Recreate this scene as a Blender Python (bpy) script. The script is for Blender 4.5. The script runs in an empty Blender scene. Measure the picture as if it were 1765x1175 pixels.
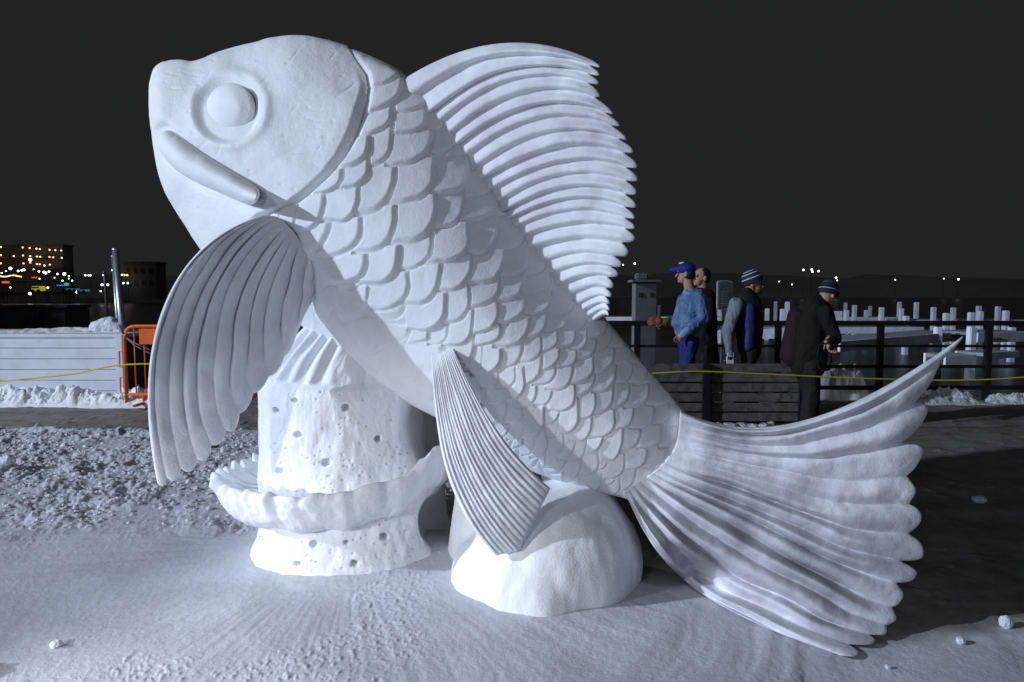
import bpy, bmesh, math, random
import numpy as np
from mathutils import Vector, Matrix
R = math.radians
random.seed(7); RNG = np.random.default_rng(11)
S = bpy.context.scene; COL = S.collection

# ---------------------------------------------------------------- camera
CAMH, FPX, CX, CY, HOR = 1.45, 1200.0, 882.5, 587.5, 503.0
TH = math.atan((CY-HOR)/FPX)
cd = bpy.data.cameras.new('Camera'); cam = bpy.data.objects.new('Camera', cd); COL.objects.link(cam)
cam.location = (0, 0, CAMH); cam.rotation_euler = (math.pi/2-TH, 0, 0)
cd.sensor_width = 36; cd.lens = 36*FPX/1765; cd.clip_start = .05; cd.clip_end = 3000
S.camera = cam
# ---------------------------------------------------------------- world (night sky)
W = bpy.data.worlds.new('World'); S.world = W; W.use_nodes = True
bg = W.node_tree.nodes['Background']; bg.inputs[0].default_value = (.0160, .0164, .0164, 1); bg.inputs[1].default_value = 1.0
# ---------------------------------------------------------------- lights: the site's floodlights and an added soft fill
def spot(name, loc, aim, power, col, size=60, blend=.5, rad=.2):
    l = bpy.data.lights.new(name, 'SPOT'); l.energy = power; l.color = col; l.spot_size = R(size); l.spot_blend = blend; l.shadow_soft_size = rad
    o = bpy.data.objects.new(name, l); COL.objects.link(o); o.location = loc
    o.rotation_euler = (Vector(aim)-Vector(loc)).to_track_quat('-Z', 'Y').to_euler(); return o
KEYC = (.74, .83, 1.0)
spot('floodlight_key', (-20, -2.0, 9.0), (0, 4, .8), 17000, KEYC, 62, .6, .20)
spot('floodlight_low', (-2.9, .9, .95), (-.2, 3.6, -.20), 260, (.93, .96, 1), 50, 1., .08)
spot('added_soft_fill', (-4.5, -8, 4.5), (0, 4, 1.0), 1000, (.78, .86, 1.0), 70, .8, 1.2)  # added soft lamp behind the camera, stands in for ambient light
spot('floodlight_back', (-3.2, 6.2, 2.2), (-1.2, 4.0, 1.1), 160, (.85, .92, 1), 40, .7, .12)
spot('floodlight_docks', (-16, 12, 9), (8, 22, 0), 38000, KEYC, 60, .7, .3)
S.view_settings.view_transform = 'Standard'; S.view_settings.look = 'None'; S.view_settings.exposure = 0; S.view_settings.gamma = 1

# ================================================================ helpers
cT, sT = math.cos(TH), math.sin(TH)
def P(x, y, Y):
    """photo position + distance -> world point (arrays)"""
    x = np.asarray(x, float); y = np.asarray(y, float); Y = np.asarray(Y, float)
    a = (x-CX)/FPX; b = -(y-CY)/FPX
    t = Y/(cT+b*sT)
    return np.stack(np.broadcast_arrays(t*a, Y, CAMH+t*(-sT+b*cT)), -1)
def V(x, y, Y): return Vector([float(q) for q in P(x, y, Y)])
def proj(p):
    d = p[..., 1]*cT-(p[..., 2]-CAMH)*sT; u = p[..., 1]*sT+(p[..., 2]-CAMH)*cT
    return CX+FPX*p[..., 0]/d, CY-FPX*u/d
def sstep(a, b, x):
    t = np.clip((np.asarray(x, float)-a)/(b-a), 0, 1); return t*t*(3-2*t)
def h3(i, j, k, s=0):
    n = (i.astype(np.int64)*73856093) ^ (j.astype(np.int64)*19349663) ^ (k.astype(np.int64)*83492791) ^ (s*2654435)
    n = (n ^ (n >> 13)) & 0x7fffffff; n = (n*1103515245+12345) & 0x7fffffff; n = ((n ^ (n >> 11))*69069+1) & 0x7fffffff
    return (n & 0xffff)/65535.0
def vn(x, y, z=0., s=0):
    x, y, z = np.broadcast_arrays(np.asarray(x, float), np.asarray(y, float), np.asarray(z, float))
    i = np.floor(x); j = np.floor(y); k = np.floor(z); f = x-i; g = y-j; h = z-k
    f = f*f*(3-2*f); g = g*g*(3-2*g); h = h*h*(3-2*h); i = i.astype(int); j = j.astype(int); k = k.astype(int)
    def c(a, b, e): return h3(i+a, j+b, k+e, s)
    x0 = (c(0,0,0)*(1-f)+c(1,0,0)*f)*(1-g)+(c(0,1,0)*(1-f)+c(1,1,0)*f)*g
    x1 = (c(0,0,1)*(1-f)+c(1,0,1)*f)*(1-g)+(c(0,1,1)*(1-f)+c(1,1,1)*f)*g
    return (x0*(1-h)+x1*h)*2-1
def fbm(x, y, z=0., o=4, s=0):
    r = 0; a = 1; x = np.asarray(x, float); y = np.asarray(y, float); z = np.asarray(z, float)
    for q in range(o): r = r+a*vn(x, y, z, s+q); x = x*2.03+1.7; y = y*2.03-3.1; z = z*2.03+.9; a *= .5
    return r
def cat(pts, t):
    """Catmull-Rom through pts at parameter t in index units"""
    pts = np.asarray(pts, float); n = len(pts); t = np.clip(np.asarray(t, float), 0, n-1-1e-9); i = np.floor(t).astype(int); f = (t-i)[..., None]
    g = lambda q: pts[np.clip(q, 0, n-1)]
    if pts.ndim == 1: f = f[..., 0]
    a, b, c, d = g(i-1), g(i), g(i+1), g(i+2)
    return .5*((2*b)+(c-a)*f+(2*a-5*b+4*c-d)*f**2+(3*b-a-3*c+d)*f**3)

def mat(name, col, rough=.6, metal=0., bump=0., bscale=30., var=0., vscale=4., col2=None, emit=None, es=0., sss=0., spec=.4, fine=0., fscale=250.):
    m = bpy.data.materials.new(name); m.use_nodes = True; nt = m.node_tree; N = nt.nodes; L = nt.links
    b = N['Principled BSDF']; b.inputs['Roughness'].default_value = rough; b.inputs['Metallic'].default_value = metal
    b.inputs['Specular IOR Level'].default_value = spec; b.inputs['Base Color'].default_value = (*col, 1)
    tc = N.new('ShaderNodeTexCoord')
    if col2 is None and var: col2 = tuple(c*(1-var) for c in col)
    if col2 is not None:
        n = N.new('ShaderNodeTexNoise'); n.inputs['Scale'].default_value = vscale; n.inputs['Detail'].default_value = 6; n.inputs['Roughness'].default_value = .6
        r = N.new('ShaderNodeValToRGB'); r.color_ramp.elements[0].color = (*col, 1); r.color_ramp.elements[1].color = (*col2, 1)
        r.color_ramp.elements[0].position = .42; r.color_ramp.elements[1].position = .7
        L.new(tc.outputs['Object'], n.inputs['Vector']); L.new(n.outputs['Fac'], r.inputs['Fac']); L.new(r.outputs[0], b.inputs['Base Color'])
    prev = None
    for (sc, st, dt) in ((bscale, bump, 5), (fscale, fine, 3)):
        if st:
            n = N.new('ShaderNodeTexNoise'); n.inputs['Scale'].default_value = sc; n.inputs['Detail'].default_value = dt
            bp = N.new('ShaderNodeBump'); bp.inputs['Strength'].default_value = 1; bp.inputs['Distance'].default_value = st
            L.new(tc.outputs['Object'], n.inputs['Vector']); L.new(n.outputs['Fac'], bp.inputs['Height'])
            if prev: L.new(prev.outputs[0], bp.inputs['Normal'])
            prev = bp
    if prev: L.new(prev.outputs[0], b.inputs['Normal'])
    if emit: b.inputs['Emission Color'].default_value = (*emit, 1); b.inputs['Emission Strength'].default_value = es
    if sss:
        b.inputs['Subsurface Weight'].default_value = sss; b.inputs['Subsurface Radius'].default_value = (.9, .95, 1.0); b.inputs['Subsurface Scale'].default_value = .03
    return m
SNOW = (.81, .835, .87)
M = dict(
 snow=mat('carved_snow', SNOW, .62, bump=.003, bscale=7, fine=.0017, fscale=95, var=.08, vscale=5, spec=.3, sss=.18),
 finsnow=mat('fin_snow', SNOW, .6, bump=.008, bscale=12, fine=.0016, fscale=110, col2=(.60, .60, .66), vscale=2.6, spec=.3, sss=.18),
 tailsnow=mat('stained_snow', (.80, .82, .88), .6, bump=.010, bscale=8, fine=.0018, fscale=110, col2=(.27, .255, .31), vscale=2.0, spec=.3),
 rough=mat('rough_snow', SNOW, .7, bump=.005, bscale=16, fine=.002, fscale=130, var=.05, spec=.25),
 chunk=mat('snow_chunks', (.74, .77, .84), .7, bump=.02, bscale=40, var=.35, vscale=6),
 white=mat('white_painted_wood', (.62, .65, .72), .5, bump=.004, bscale=8, var=.15, vscale=3),
 dockw=mat('weathered_white_lumber', (.50, .52, .60), .6, bump=.01, bscale=6, var=.35, vscale=2),
 dockg=mat('grey_dock_decking', (.16, .165, .19), .7, bump=.01, bscale=6, var=.4, vscale=2),
 steel=mat('galvanised_steel', (.45, .48, .55), .35, .8, var=.2),
 dark=mat('black_metal', (.018, .02, .022), .45, .3, var=.3),
 orange=mat('orange_paint', (.75, .13, .02), .45, var=.2, vscale=9),
 yellow=mat('yellow_rope', (.62, .55, .03), .5),
 wire=mat('grey_cable', (.12, .13, .15), .5),
 wood=mat('weathered_bench_wood', (.13, .125, .125), .75, bump=.006, bscale=25, var=.6, vscale=14),
 concrete=mat('dark_concrete', (.09, .095, .105), .8, bump=.01, var=.4),
 denim=mat('blue_denim', (.085, .175, .36), .8, bump=.012, bscale=28, fine=.002, fscale=120, col2=(.18, .29, .47), vscale=12),
 denim2=mat('faded_denim_cuff', (.22, .36, .60), .8, bump=.008, bscale=30),
 jeans=mat('dark_blue_jeans', (.018, .035, .20), .85, bump=.012, bscale=24, var=.4, vscale=9),
 cap=mat('blue_cap', (.02, .018, .22), .7, bump=.002), capw=mat('white_cap_patch', (.75, .75, .78), .6),
 skin=mat('skin', (.52, .30, .22), .5, var=.12, vscale=30, spec=.35),
 hair=mat('dark_hair', (.012, .009, .008), .7, bump=.01, bscale=90), beard=mat('brown_beard', (.20, .10, .05), .8, bump=.01, bscale=90),
 black=mat('black_cloth', (.012, .012, .013), .85, bump=.015, bscale=20, var=.4), coat=mat('black_coat', (.006, .006, .0065), .9, bump=.015, bscale=18),
 maroon=mat('maroon_cloth', (.018, .008, .012), .85, bump=.01), greyknit=mat('grey_knit', (.24, .27, .31), .9, bump=.006, bscale=60, var=.2, vscale=20),
 blue=mat('blue_panel', (.015, .03, .13), .6, bump=.01, bscale=15, col2=(.035, .018, .20), vscale=9), tan=mat('tan_leather', (.16, .10, .03), .7, bump=.012, bscale=30),
 brown=mat('brown_glove', (.20, .06, .025), .6, bump=.01, bscale=40), bone=mat('white_print', (.65, .68, .70), .6),
 greycap=mat('grey_knit_crown', (.05, .07, .09), .8, bump=.004, bscale=80), stripe=mat('white_stripe', (.55, .58, .66), .7), navyb=mat('navy_knit', (.012, .016, .03), .85, bump=.004, bscale=80),
 hill=mat('far_dark_land', (.62, .63, .63), .95, var=.35, vscale=.02), facade=mat('hotel_facade', (.20, .19, .185), .9),
 plaque=mat('grey_plaque', (.045, .05, .058), .5, bump=.01, bscale=30, var=.4, vscale=20), plaqt=mat('raised_letters', (.14, .15, .17), .5), kiosk=mat('kiosk_paint', (.05, .053, .06), .6, var=.25, vscale=5),
 lampw=mat('white_lamp', (1, 1, 1), emit=(.85, .93, 1), es=6), lampo=mat('orange_lamp', (1, .6, .3), emit=(1, .55, .28), es=3),
 signr=mat('red_sign', (1, .2, .1), emit=(1, .16, .06), es=.7), busy=mat('glowing_bus_paint', (.8, .75, .02), emit=(.75, .75, .02), es=.35),  # bus paint glows by itself in place of lamplight falling on it
 signb=mat('blue_sign', (.1, .2, .8), emit=(.1, .25, 1), es=.6), signg=mat('green_sign', (.1, .8, .2), emit=(.1, .8, .15), es=.5), teal=mat('glowing_car_paint', (.12, .3, .36), emit=(.08, .3, .38), es=.35),  # car bodies given a glow that stands in for street light
)

def setp(o, label=None, cat_=None, group=None, kind=None):
    if label: o['label'] = label
    if cat_: o['category'] = cat_
    if group: o['group'] = group
    if kind: o['kind'] = kind
    return o
def thing(name, label, cat_, loc=(0, 0, 0), group=None):
    o = bpy.data.objects.new(name, None); COL.objects.link(o); o.location = loc; o.empty_display_size = .1
    return setp(o, label, cat_, group)
def wloc(p):
    v = Vector((0, 0, 0))
    while p is not None: v = v+p.location; p = p.parent
    return v
def link(name, me, m, parent=None, smooth=True):
    o = bpy.data.objects.new(name, me); COL.objects.link(o)
    if m: me.materials.append(m)
    if parent is not None:
        o.parent = parent; me.transform(Matrix.Translation(-wloc(parent)))
    me.polygons.foreach_set('use_smooth', [smooth]*len(me.polygons)); me.update()
    return o
def arr(name, v, f, m, parent=None, smooth=True):
    v = np.asarray(v, float).reshape(-1, 3); f = np.asarray(f, int); k = f.shape[1]
    me = bpy.data.meshes.new(name); me.vertices.add(len(v)); me.vertices.foreach_set('co', v.astype(np.float32).ravel())
    me.loops.add(f.size); me.loops.foreach_set('vertex_index', f.astype(np.int32).ravel())
    me.polygons.add(len(f)); me.polygons.foreach_set('loop_start', np.arange(len(f), dtype=np.int32)*k)
    me.update(calc_edges=True); me.validate()
    return link(name, me, m, parent, smooth)
def gridf(n, m, wrap=False):
    i = np.arange(n-1)[:, None]; j = np.arange(m if wrap else m-1)[None, :]; j2 = (j+1) % m
    return np.stack([i*m+j, i*m+j2, (i+1)*m+j2, (i+1)*m+j], -1).reshape(-1, 4)
def recalc(o):
    bm = bmesh.new(); bm.from_mesh(o.data); bmesh.ops.recalc_face_normals(bm, faces=bm.faces); bm.to_mesh(o.data); bm.free(); return o

class MB:
    def __init__(s): s.b = bmesh.new()
    def box(s, c, d, rz=0, bev=0, rot=None):
        r = bmesh.ops.create_cube(s.b, size=1)['verts']
        m = Matrix.Translation(c) @ (rot if rot else Matrix.Rotation(rz, 4, 'Z')) @ Matrix.Diagonal((*d, 1))
        bmesh.ops.transform(s.b, matrix=m, verts=r)
        if bev:
            e = list({e for v in r for e in v.link_edges}); bmesh.ops.bevel(s.b, geom=e, offset=bev, segments=2, affect='EDGES')
        return s
    def tube(s, pts, rad, n=8):
        pts = [Vector(p) for p in pts]; rad = rad if hasattr(rad, '__len__') else [rad]*len(pts); rings = []
        for i, p in enumerate(pts):
            t = (pts[min(i+1, len(pts)-1)]-pts[max(i-1, 0)]).normalized(); up = Vector((0, 0, 1)) if abs(t.z) < .9 else Vector((1, 0, 0))
            a = t.cross(up).normalized(); b = t.cross(a)
            rings.append([s.b.verts.new(p+(a*math.cos(q*2*math.pi/n)+b*math.sin(q*2*math.pi/n))*rad[i]) for q in range(n)])
        for r0, r1 in zip(rings, rings[1:]):
            for q in range(n): s.b.faces.new((r0[q], r0[(q+1) % n], r1[(q+1) % n], r1[q]))
        s.b.faces.new(rings[0][::-1]); s.b.faces.new(rings[-1]); return s
    def ell(s, c, r, rot=None, seg=16):
        v = bmesh.ops.create_uvsphere(s.b, u_segments=seg, v_segments=max(6, seg//2+2), radius=1)['verts']
        m = Matrix.Translation(c) @ (rot if rot else Matrix.Identity(4)) @ Matrix.Diagonal((*r, 1)); bmesh.ops.transform(s.b, matrix=m, verts=v); return s
    def cap(s, a, b, ra, rb, n=12):
        a = Vector(a); b = Vector(b); L = (b-a)
        k = 6; pts = []; rr = []; d = L.normalized()
        for i in range(k): q = (1-i/k)*math.pi/2; pts.append(a-d*ra*math.sin(q)); rr.append(max(ra*math.cos(q), ra*.03))
        pts += [a, b]; rr += [ra, rb]
        for i in range(1, k+1): q = i/k*math.pi/2; pts.append(b+d*rb*math.sin(q)); rr.append(max(rb*math.cos(q), rb*.03))
        return s.tube(pts, rr, n)
    def ico(s, c, r, sub=1, jit=.3, sq=(1, 1, 1)):
        v = bmesh.ops.create_icosphere(s.b, subdivisions=sub, radius=1)['verts']
        for q in v: q.co = Vector(c)+Vector((q.co.x*sq[0], q.co.y*sq[1], q.co.z*sq[2]))*r*(1+random.uniform(-jit, jit))
        return s
    def build(s, name, m, parent=None, smooth=False):
        me = bpy.data.meshes.new(name); s.b.normal_update(); s.b.to_mesh(me); s.b.free(); return link(name, me, m, parent, smooth)
    def blob(s, name, m, parent=None, vox=.01, it=3, disp=0., dsc=8., seed=0):
        """fuse the overlapping volumes into ONE continuous surface"""
        me = bpy.data.meshes.new('t'); s.b.to_mesh(me); s.b.free(); o = bpy.data.objects.new('t', me); COL.objects.link(o)
        r = o.modifiers.new('r', 'REMESH'); r.mode = 'VOXEL'; r.voxel_size = vox
        k = o.modifiers.new('s', 'SMOOTH'); k.factor = .5; k.iterations = it
        dg = bpy.context.evaluated_depsgraph_get(); e = bpy.data.meshes.new_from_object(o.evaluated_get(dg)); bpy.data.objects.remove(o)
        if disp:
            n = len(e.vertices); co = np.zeros(n*3); no = np.zeros(n*3); e.vertices.foreach_get('co', co); e.vertices.foreach_get('normal', no); co = co.reshape(-1, 3); no = no.reshape(-1, 3)
            co += no*(disp*fbm(co[:, 0]*dsc, co[:, 1]*dsc, co[:, 2]*dsc*.38, 4, seed))[:, None]; e.vertices.foreach_set('co', co.ravel())
        e.name = name; return link(name, e, m, parent, True)

# ================================================================ ground
def ypath_shade(X): return np.interp(X, [-9, .35, .6, .95, 1.35, 1.6, 2.2, 4, 9], [7.35, 7.3, 3.45, 3.42, 2.88, 2.86, 3.02, 3.4, 3.6])  # dark ground limit: path and dirt, right side also painting the fish's cast shadow
TC = (-.91, 3.97)   # centre of the snow tower
BC = (.19, 3.46)    # boulder
def ground_h(X, Y):
    pth_shade = sstep(-.12, .12, Y-ypath_shade(X)+.14*fbm(X*1.5, Y*1.5, 0, 4, 5))
    h = .02*fbm(X*.8, Y*.8, 0, 3)
    ch = sstep(3.9, 4.9, Y+.45*fbm(X*.9, Y*.9, 0, 3, 9)+np.clip(-X-2.2, 0, 2)*.45)*(1-pth_shade)
    n = fbm(X*7, Y*4.5, 0, 5, 21); n2 = fbm(X*19, Y*12, 0, 4, 22)
    ch0 = ch; ch = ch*(.25+.75*sstep(-.6, .1, fbm(X*1.3+3, Y*2.0, 0, 3, 88))); h = h+ch*(.030*np.clip(n, -.7, 1.2)+.014*np.clip(n2, -.3, 1.2)**1)+ch*.008*fbm(X*50, Y*34, 0, 2, 24)
    # brushed, trodden foreground
    rr = np.hypot(X-TC[0], (Y-TC[1])); th = np.arctan2(Y-TC[1], X-TC[0]); fg = (1-ch)*(1-pth_shade)
    chp = sstep(-.55, .1, fbm(X*1.3+3, Y*2.0, 0, 3, 88)); ch = ch*(.25+.75*chp); br = fbm(th*34+2*fbm(X, Y, 0, 2, 3), rr*1.6, 0, 3, 31); arc = fbm(rr*9+1.2*fbm(X*1.3, Y*1.3, 0, 2, 7), th*2.2, 0, 3, 33)
    pat = sstep(-.15, .5, fbm(X*1.1, Y*1.1, 0, 3, 41))
    crumb = .30*np.clip(fbm(X*62, Y*70, 0, 4, 51)-.2, 0, 1)*sstep(.0, .5, fbm(X*1.7+4, Y*1.7, 0, 3, 43))
    h = h+fg*(.0016*br*(1-pat)*sstep(.55, 1.0, rr)+.008*arc*pat+.022*crumb+.0009*fbm(X*40, Y*30, 0, 3, 57))
    # skirts of snow against the sculptures
    h = h+.035*np.exp(-(np.clip(rr-.50, 0, 9)/.13)**1.3)*1.0
    rb = np.hypot(X-BC[0], Y-BC[1]); h = h+.02*np.exp(-(np.clip(rb-.42, 0, 9)/.12)**1.3)
    h = h*(1-.5*pth_shade)+pth_shade*(.010*fbm(X*3, Y*3, 0, 4, 71)-.02+.02*np.clip(fbm(X*9, Y*9, 0, 4, 73)-.6, 0, 1))
    return h, pth_shade
ts = np.concatenate([-np.geomspace(24, 1.0, 26)[:-1], np.linspace(-1.0, 1.0, 900), np.geomspace(1.0, 24, 26)[1:]])
ys = np.concatenate([np.linspace(-14, 1.5, 24)[:-1], np.geomspace(1.5, 9.7, 560)])
TT, YY = np.meshgrid(ts, ys); XX = TT*np.maximum(YY, 1.5)*.84
ZZ, PT = ground_h(XX, YY); ZZ[:, :] *= 1
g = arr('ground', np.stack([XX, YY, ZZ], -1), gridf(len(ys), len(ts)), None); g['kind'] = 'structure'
at = g.data.attributes.new('path_shade', 'FLOAT', 'POINT'); at.data.foreach_set('value', PT.astype(np.float32).ravel())
def ground_mat():
    m = bpy.data.materials.new('trodden_snow_ground'); m.use_nodes = True; nt = m.node_tree; N = nt.nodes; L = nt.links; b = N['Principled BSDF']
    tc = N.new('ShaderNodeTexCoord'); a = N.new('ShaderNodeAttribute'); a.attribute_name = 'path_shade'
    def noise(sc, d=6, r=.6, vec=None):
        n = N.new('ShaderNodeTexNoise'); n.inputs['Scale'].default_value = sc; n.inputs['Detail'].default_value = d; n.inputs['Roughness'].default_value = r
        L.new(vec or tc.outputs['Object'], n.inputs['Vector']); return n
    def ramp(src, p0, c0, p1, c1):
        r = N.new('ShaderNodeValToRGB'); e = r.color_ramp.elements; e[0].position = p0; e[0].color = (*c0, 1); e[1].position = p1; e[1].color = (*c1, 1); L.new(src, r.inputs['Fac']); return r
    def mix(f, c1, c2):
        x = N.new('ShaderNodeMix'); x.data_type = 'RGBA'; L.new(f, x.inputs[0]); L.new(c1, x.inputs[6]); L.new(c2, x.inputs[7]); return x.outputs[2]
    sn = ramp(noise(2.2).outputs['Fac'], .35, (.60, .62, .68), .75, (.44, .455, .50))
    dirt = ramp(noise(5, 8, .7).outputs['Fac'], .35, (.13, .12, .105), .75, (.28, .26, .225))  # dirt tone, also fills the painted fish shadow at right
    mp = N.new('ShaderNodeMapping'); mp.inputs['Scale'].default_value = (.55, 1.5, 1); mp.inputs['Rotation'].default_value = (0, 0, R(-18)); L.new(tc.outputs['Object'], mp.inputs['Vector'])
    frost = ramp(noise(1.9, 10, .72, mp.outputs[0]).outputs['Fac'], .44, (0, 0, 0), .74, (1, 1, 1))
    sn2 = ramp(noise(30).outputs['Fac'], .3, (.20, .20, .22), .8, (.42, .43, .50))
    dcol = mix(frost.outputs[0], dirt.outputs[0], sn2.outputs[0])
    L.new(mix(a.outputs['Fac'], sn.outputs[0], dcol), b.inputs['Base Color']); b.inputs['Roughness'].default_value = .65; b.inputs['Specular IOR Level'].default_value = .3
    n1 = noise(60, 5); n2 = noise(220, 3); b1 = N.new('ShaderNodeBump'); b1.inputs['Distance'].default_value = .003; b2 = N.new('ShaderNodeBump'); b2.inputs['Distance'].default_value = .002
    b1.inputs['Strength'].default_value = 1; b2.inputs['Strength'].default_value = 1
    L.new(n1.outputs['Fac'], b1.inputs['Height']); L.new(n2.outputs['Fac'], b2.inputs['Height']); L.new(b1.outputs[0], b2.inputs['Normal']); L.new(b2.outputs[0], b.inputs['Normal'])
    return m
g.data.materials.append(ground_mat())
def gz(x, y): return float(ground_h(np.array([x]), np.array([y]))[0][0])

# seawall edge, lake and far land
setp(MB().box((0, 9.9, -.62), (90, .38, 1.16)).build('shore_edge', M['concrete']), kind='structure')
lk = bpy.data.materials.new('dark_lake_ice'); lk.use_nodes = True
b = lk.node_tree.nodes['Principled BSDF']; b.inputs['Base Color'].default_value = (.012, .013, .014, 1); b.inputs['Roughness'].default_value = .32; b.inputs['Specular IOR Level'].default_value = .25
n = lk.node_tree.nodes.new('ShaderNodeTexNoise'); n.inputs['Scale'].default_value = 1.2; n.inputs['Detail'].default_value = 6
r = lk.node_tree.nodes.new('ShaderNodeValToRGB'); r.color_ramp.elements[0].position = .5; r.color_ramp.elements[0].color = (.010, .011, .012, 1); r.color_ramp.elements[1].position = .8; r.color_ramp.elements[1].color = (.05, .052, .06, 1)
lk.node_tree.links.new(n.outputs['Fac'], r.inputs['Fac']); lk.node_tree.links.new(r.outputs[0], b.inputs['Base Color'])
xs = np.array([-700., 700.]); yy = np.array([10.05, 900.])
v = [(x, y, -.75) for y in yy for x in xs]; setp(arr('lake', v, [[0, 1, 3, 2]], lk, smooth=False), kind='structure')
hx = np.linspace(-420, 420, 240); v = []
prof = 7+2.*fbm(hx*.012, hx*0, 0, 4, 3)+.8*fbm(hx*.12, hx*0, 0, 3, 5)
for k, (y, f) in enumerate(((255, 0), (262, .35), (280, 1), (330, 1.25), (420, 0))):
    v.append(np.stack([hx, np.full_like(hx, y)+4*np.sin(hx*.02), -1+f*prof], -1))
setp(arr('hills', np.array(v), gridf(5, 240), M['hill']), kind='structure')

# ================================================================ the fish
def Yc(x): return np.interp(x, [250, 700, 1240], [3.98, 3.68, 3.30])
Tt = np.array([(258,165),(259,140),(266,118),(282,107),(310,104),(336,105),(375,89),(430,74),(500,62),(560,67),(630,91),(700,130),(770,205),(850,315),(940,430),(1040,545),(1130,650),(1195,722),(1245,752)], float)
Bb = np.array([(258,185),(261,225),(266,262),(273,297),(284,328),(298,353),(318,382),(350,425),(400,475),(460,520),(520,562),(600,635),(690,688),(770,730),(860,785),(950,825),(1030,848),(1085,862),(1140,895)], float)
Dd = np.array([.05,.11,.16,.20,.23,.26,.29,.33,.36,.39,.41,.42,.42,.40,.36,.30,.22,.12,.02])
FISH = thing('fish_sculpture', 'giant white carved snow fish with raised head, spiny back fin and fanned tail', 'snow sculpture', (0.1, 3.5, 0))
NS, NF, NB = 980, 470, 70
si = np.linspace(0, 18, 4000); cc = (cat(Tt, si)+cat(Bb, si))/2; al = np.concatenate([[0], np.cumsum(np.hypot(*np.diff(cc, axis=0).T))])
# denser rows by centreline length, a few extra near the snout
sp = np.interp(np.linspace(0, al[-1], NS), al, si); sp[:40] = np.linspace(0, sp[39], 40)
ph = np.concatenate([np.linspace(0, math.pi, NF), np.linspace(math.pi, 2*math.pi, NB+2)[1:-1]])
T = cat(Tt, sp); B = cat(Bb, sp); D = cat(Dd, sp); C0 = (T+B)/2; H0 = (T-B)/2
co, sn_ = np.cos(ph), np.sin(ph)
PX = C0[:, None, 0]+H0[:, None, 0]*co; PY = C0[:, None, 1]+H0[:, None, 1]*co
dep = np.sign(sn_)*np.abs(sn_)**.86*(1-.38*np.clip(co, 0, 1)**1.3)
YD = Yc(C0[:, 0])[:, None]+(Yc(PX)-Yc(C0[:, 0])[:, None])*.6-D[:, None]*dep
base = P(PX, PY, YD)
du = np.gradient(base, axis=0); dv = np.gradient(base, axis=1); nrm = np.cross(dv, du); nrm /= np.linalg.norm(nrm, axis=-1, keepdims=True)+1e-9
# make normals point outwards
ctr = P(C0[:, 0], C0[:, 1], Yc(C0[:, 0]))[:, None, :]; sg = np.sign(((base-ctr)*nrm).sum(-1)); nrm *= np.where(sg == 0, 1, sg)[..., None]
front = sn_ > -.02
# carved features: gill cover edge
gy = np.array([-50, 60, 100, 128, 150, 175, 200, 235, 270, 300, 330, 350, 368, 430, 520.]); gx = np.array([560, 590, 612, 630, 634, 631, 625, 612, 592, 567, 535, 508, 462, 395, 330.])
gd = (np.interp(PY, gy, gx)-PX)*.80      # + = on the head side
head = gd > 0
disp = np.where(head, .027*np.exp(-np.clip(gd, 0, 999)/95)*sstep(90, 200, PY)*sstep(0, 13, gd), 0)
disp += np.where(~head, -.012*np.exp(-np.clip(-gd, 0, 999)/14), 0)
# scales
arcl = np.interp(sp, si, al); Wd = np.hypot(*(T-B).T)
pitch = np.interp(arcl, [0, 350, 520, 700, 900, 1100], [66, 66, 64, 54, 43, 38])
APX, APY, KL = 2256., 1758., 25.5
across = np.where(ph <= math.pi, ph/math.pi-.5, 1.5-ph/math.pi)      # -.5 back edge .. +.5 belly
rA = np.hypot(APX-PX, APY-PY); thA = np.arctan2(APY-PY, APX-PX)
uu = -np.log(rA/2000)*KL; vv = -(thA-math.atan2(1328, 1496))*KL
vv = vv+(.35*(np.arcsin(np.clip(-co, -1, 1))+co))[None, :]*(Wd/2/pitch/math.sqrt(2))[:, None]
ja = .30*fbm(PX*.013, PY*.013, 0, 2, 77); jb = .30*fbm(PX*.013+9, PY*.013, 0, 2, 78)
A = uu-vv+ja+60.35; Bq = uu+vv+jb+60.1
def scale_h(a, b, p=2.7, ov=.16):
    ia = np.floor(a).astype(int); ib = np.floor(b).astype(int); best = np.full(a.shape, 1e9); H = np.zeros(a.shape); rank = np.zeros(a.shape)
    for k in (-1, 0, 1):
        for l in (-1, 0, 1):
            i = ia+k; j = ib+l; z = np.zeros_like(i); q1 = h3(i, j, z, 1); q2 = h3(i, j, z, 2); q3 = h3(i, j, z, 3)
            la = (a-i)/(1+ov+.22*(q1-.5)); lb = (b-j)/(1+ov+.22*(q2-.5))
            r = (np.clip(la, 0, 9)**p+np.clip(lb, 0, 9)**p)**(1/p)
            ok = (r < 1) & (la > -.75) & (lb > -.75)
            pr = (i+j)+.3*q3
            tilt = (q1-.5)*.18*(la-lb)
            hh = (.22+.78*np.clip(r, 0, 1)**1.1)*(.75+.5*q3)*(1-.60*sstep(.80, 1, r))+tilt-.07*np.exp(-((la-.5)**2+(lb-.5)**2)*6)
            up = ok & (pr < best); best = np.where(up, pr, best); H = np.where(up, hh, H)
    return H
SH = scale_h(A, Bq)
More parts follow.
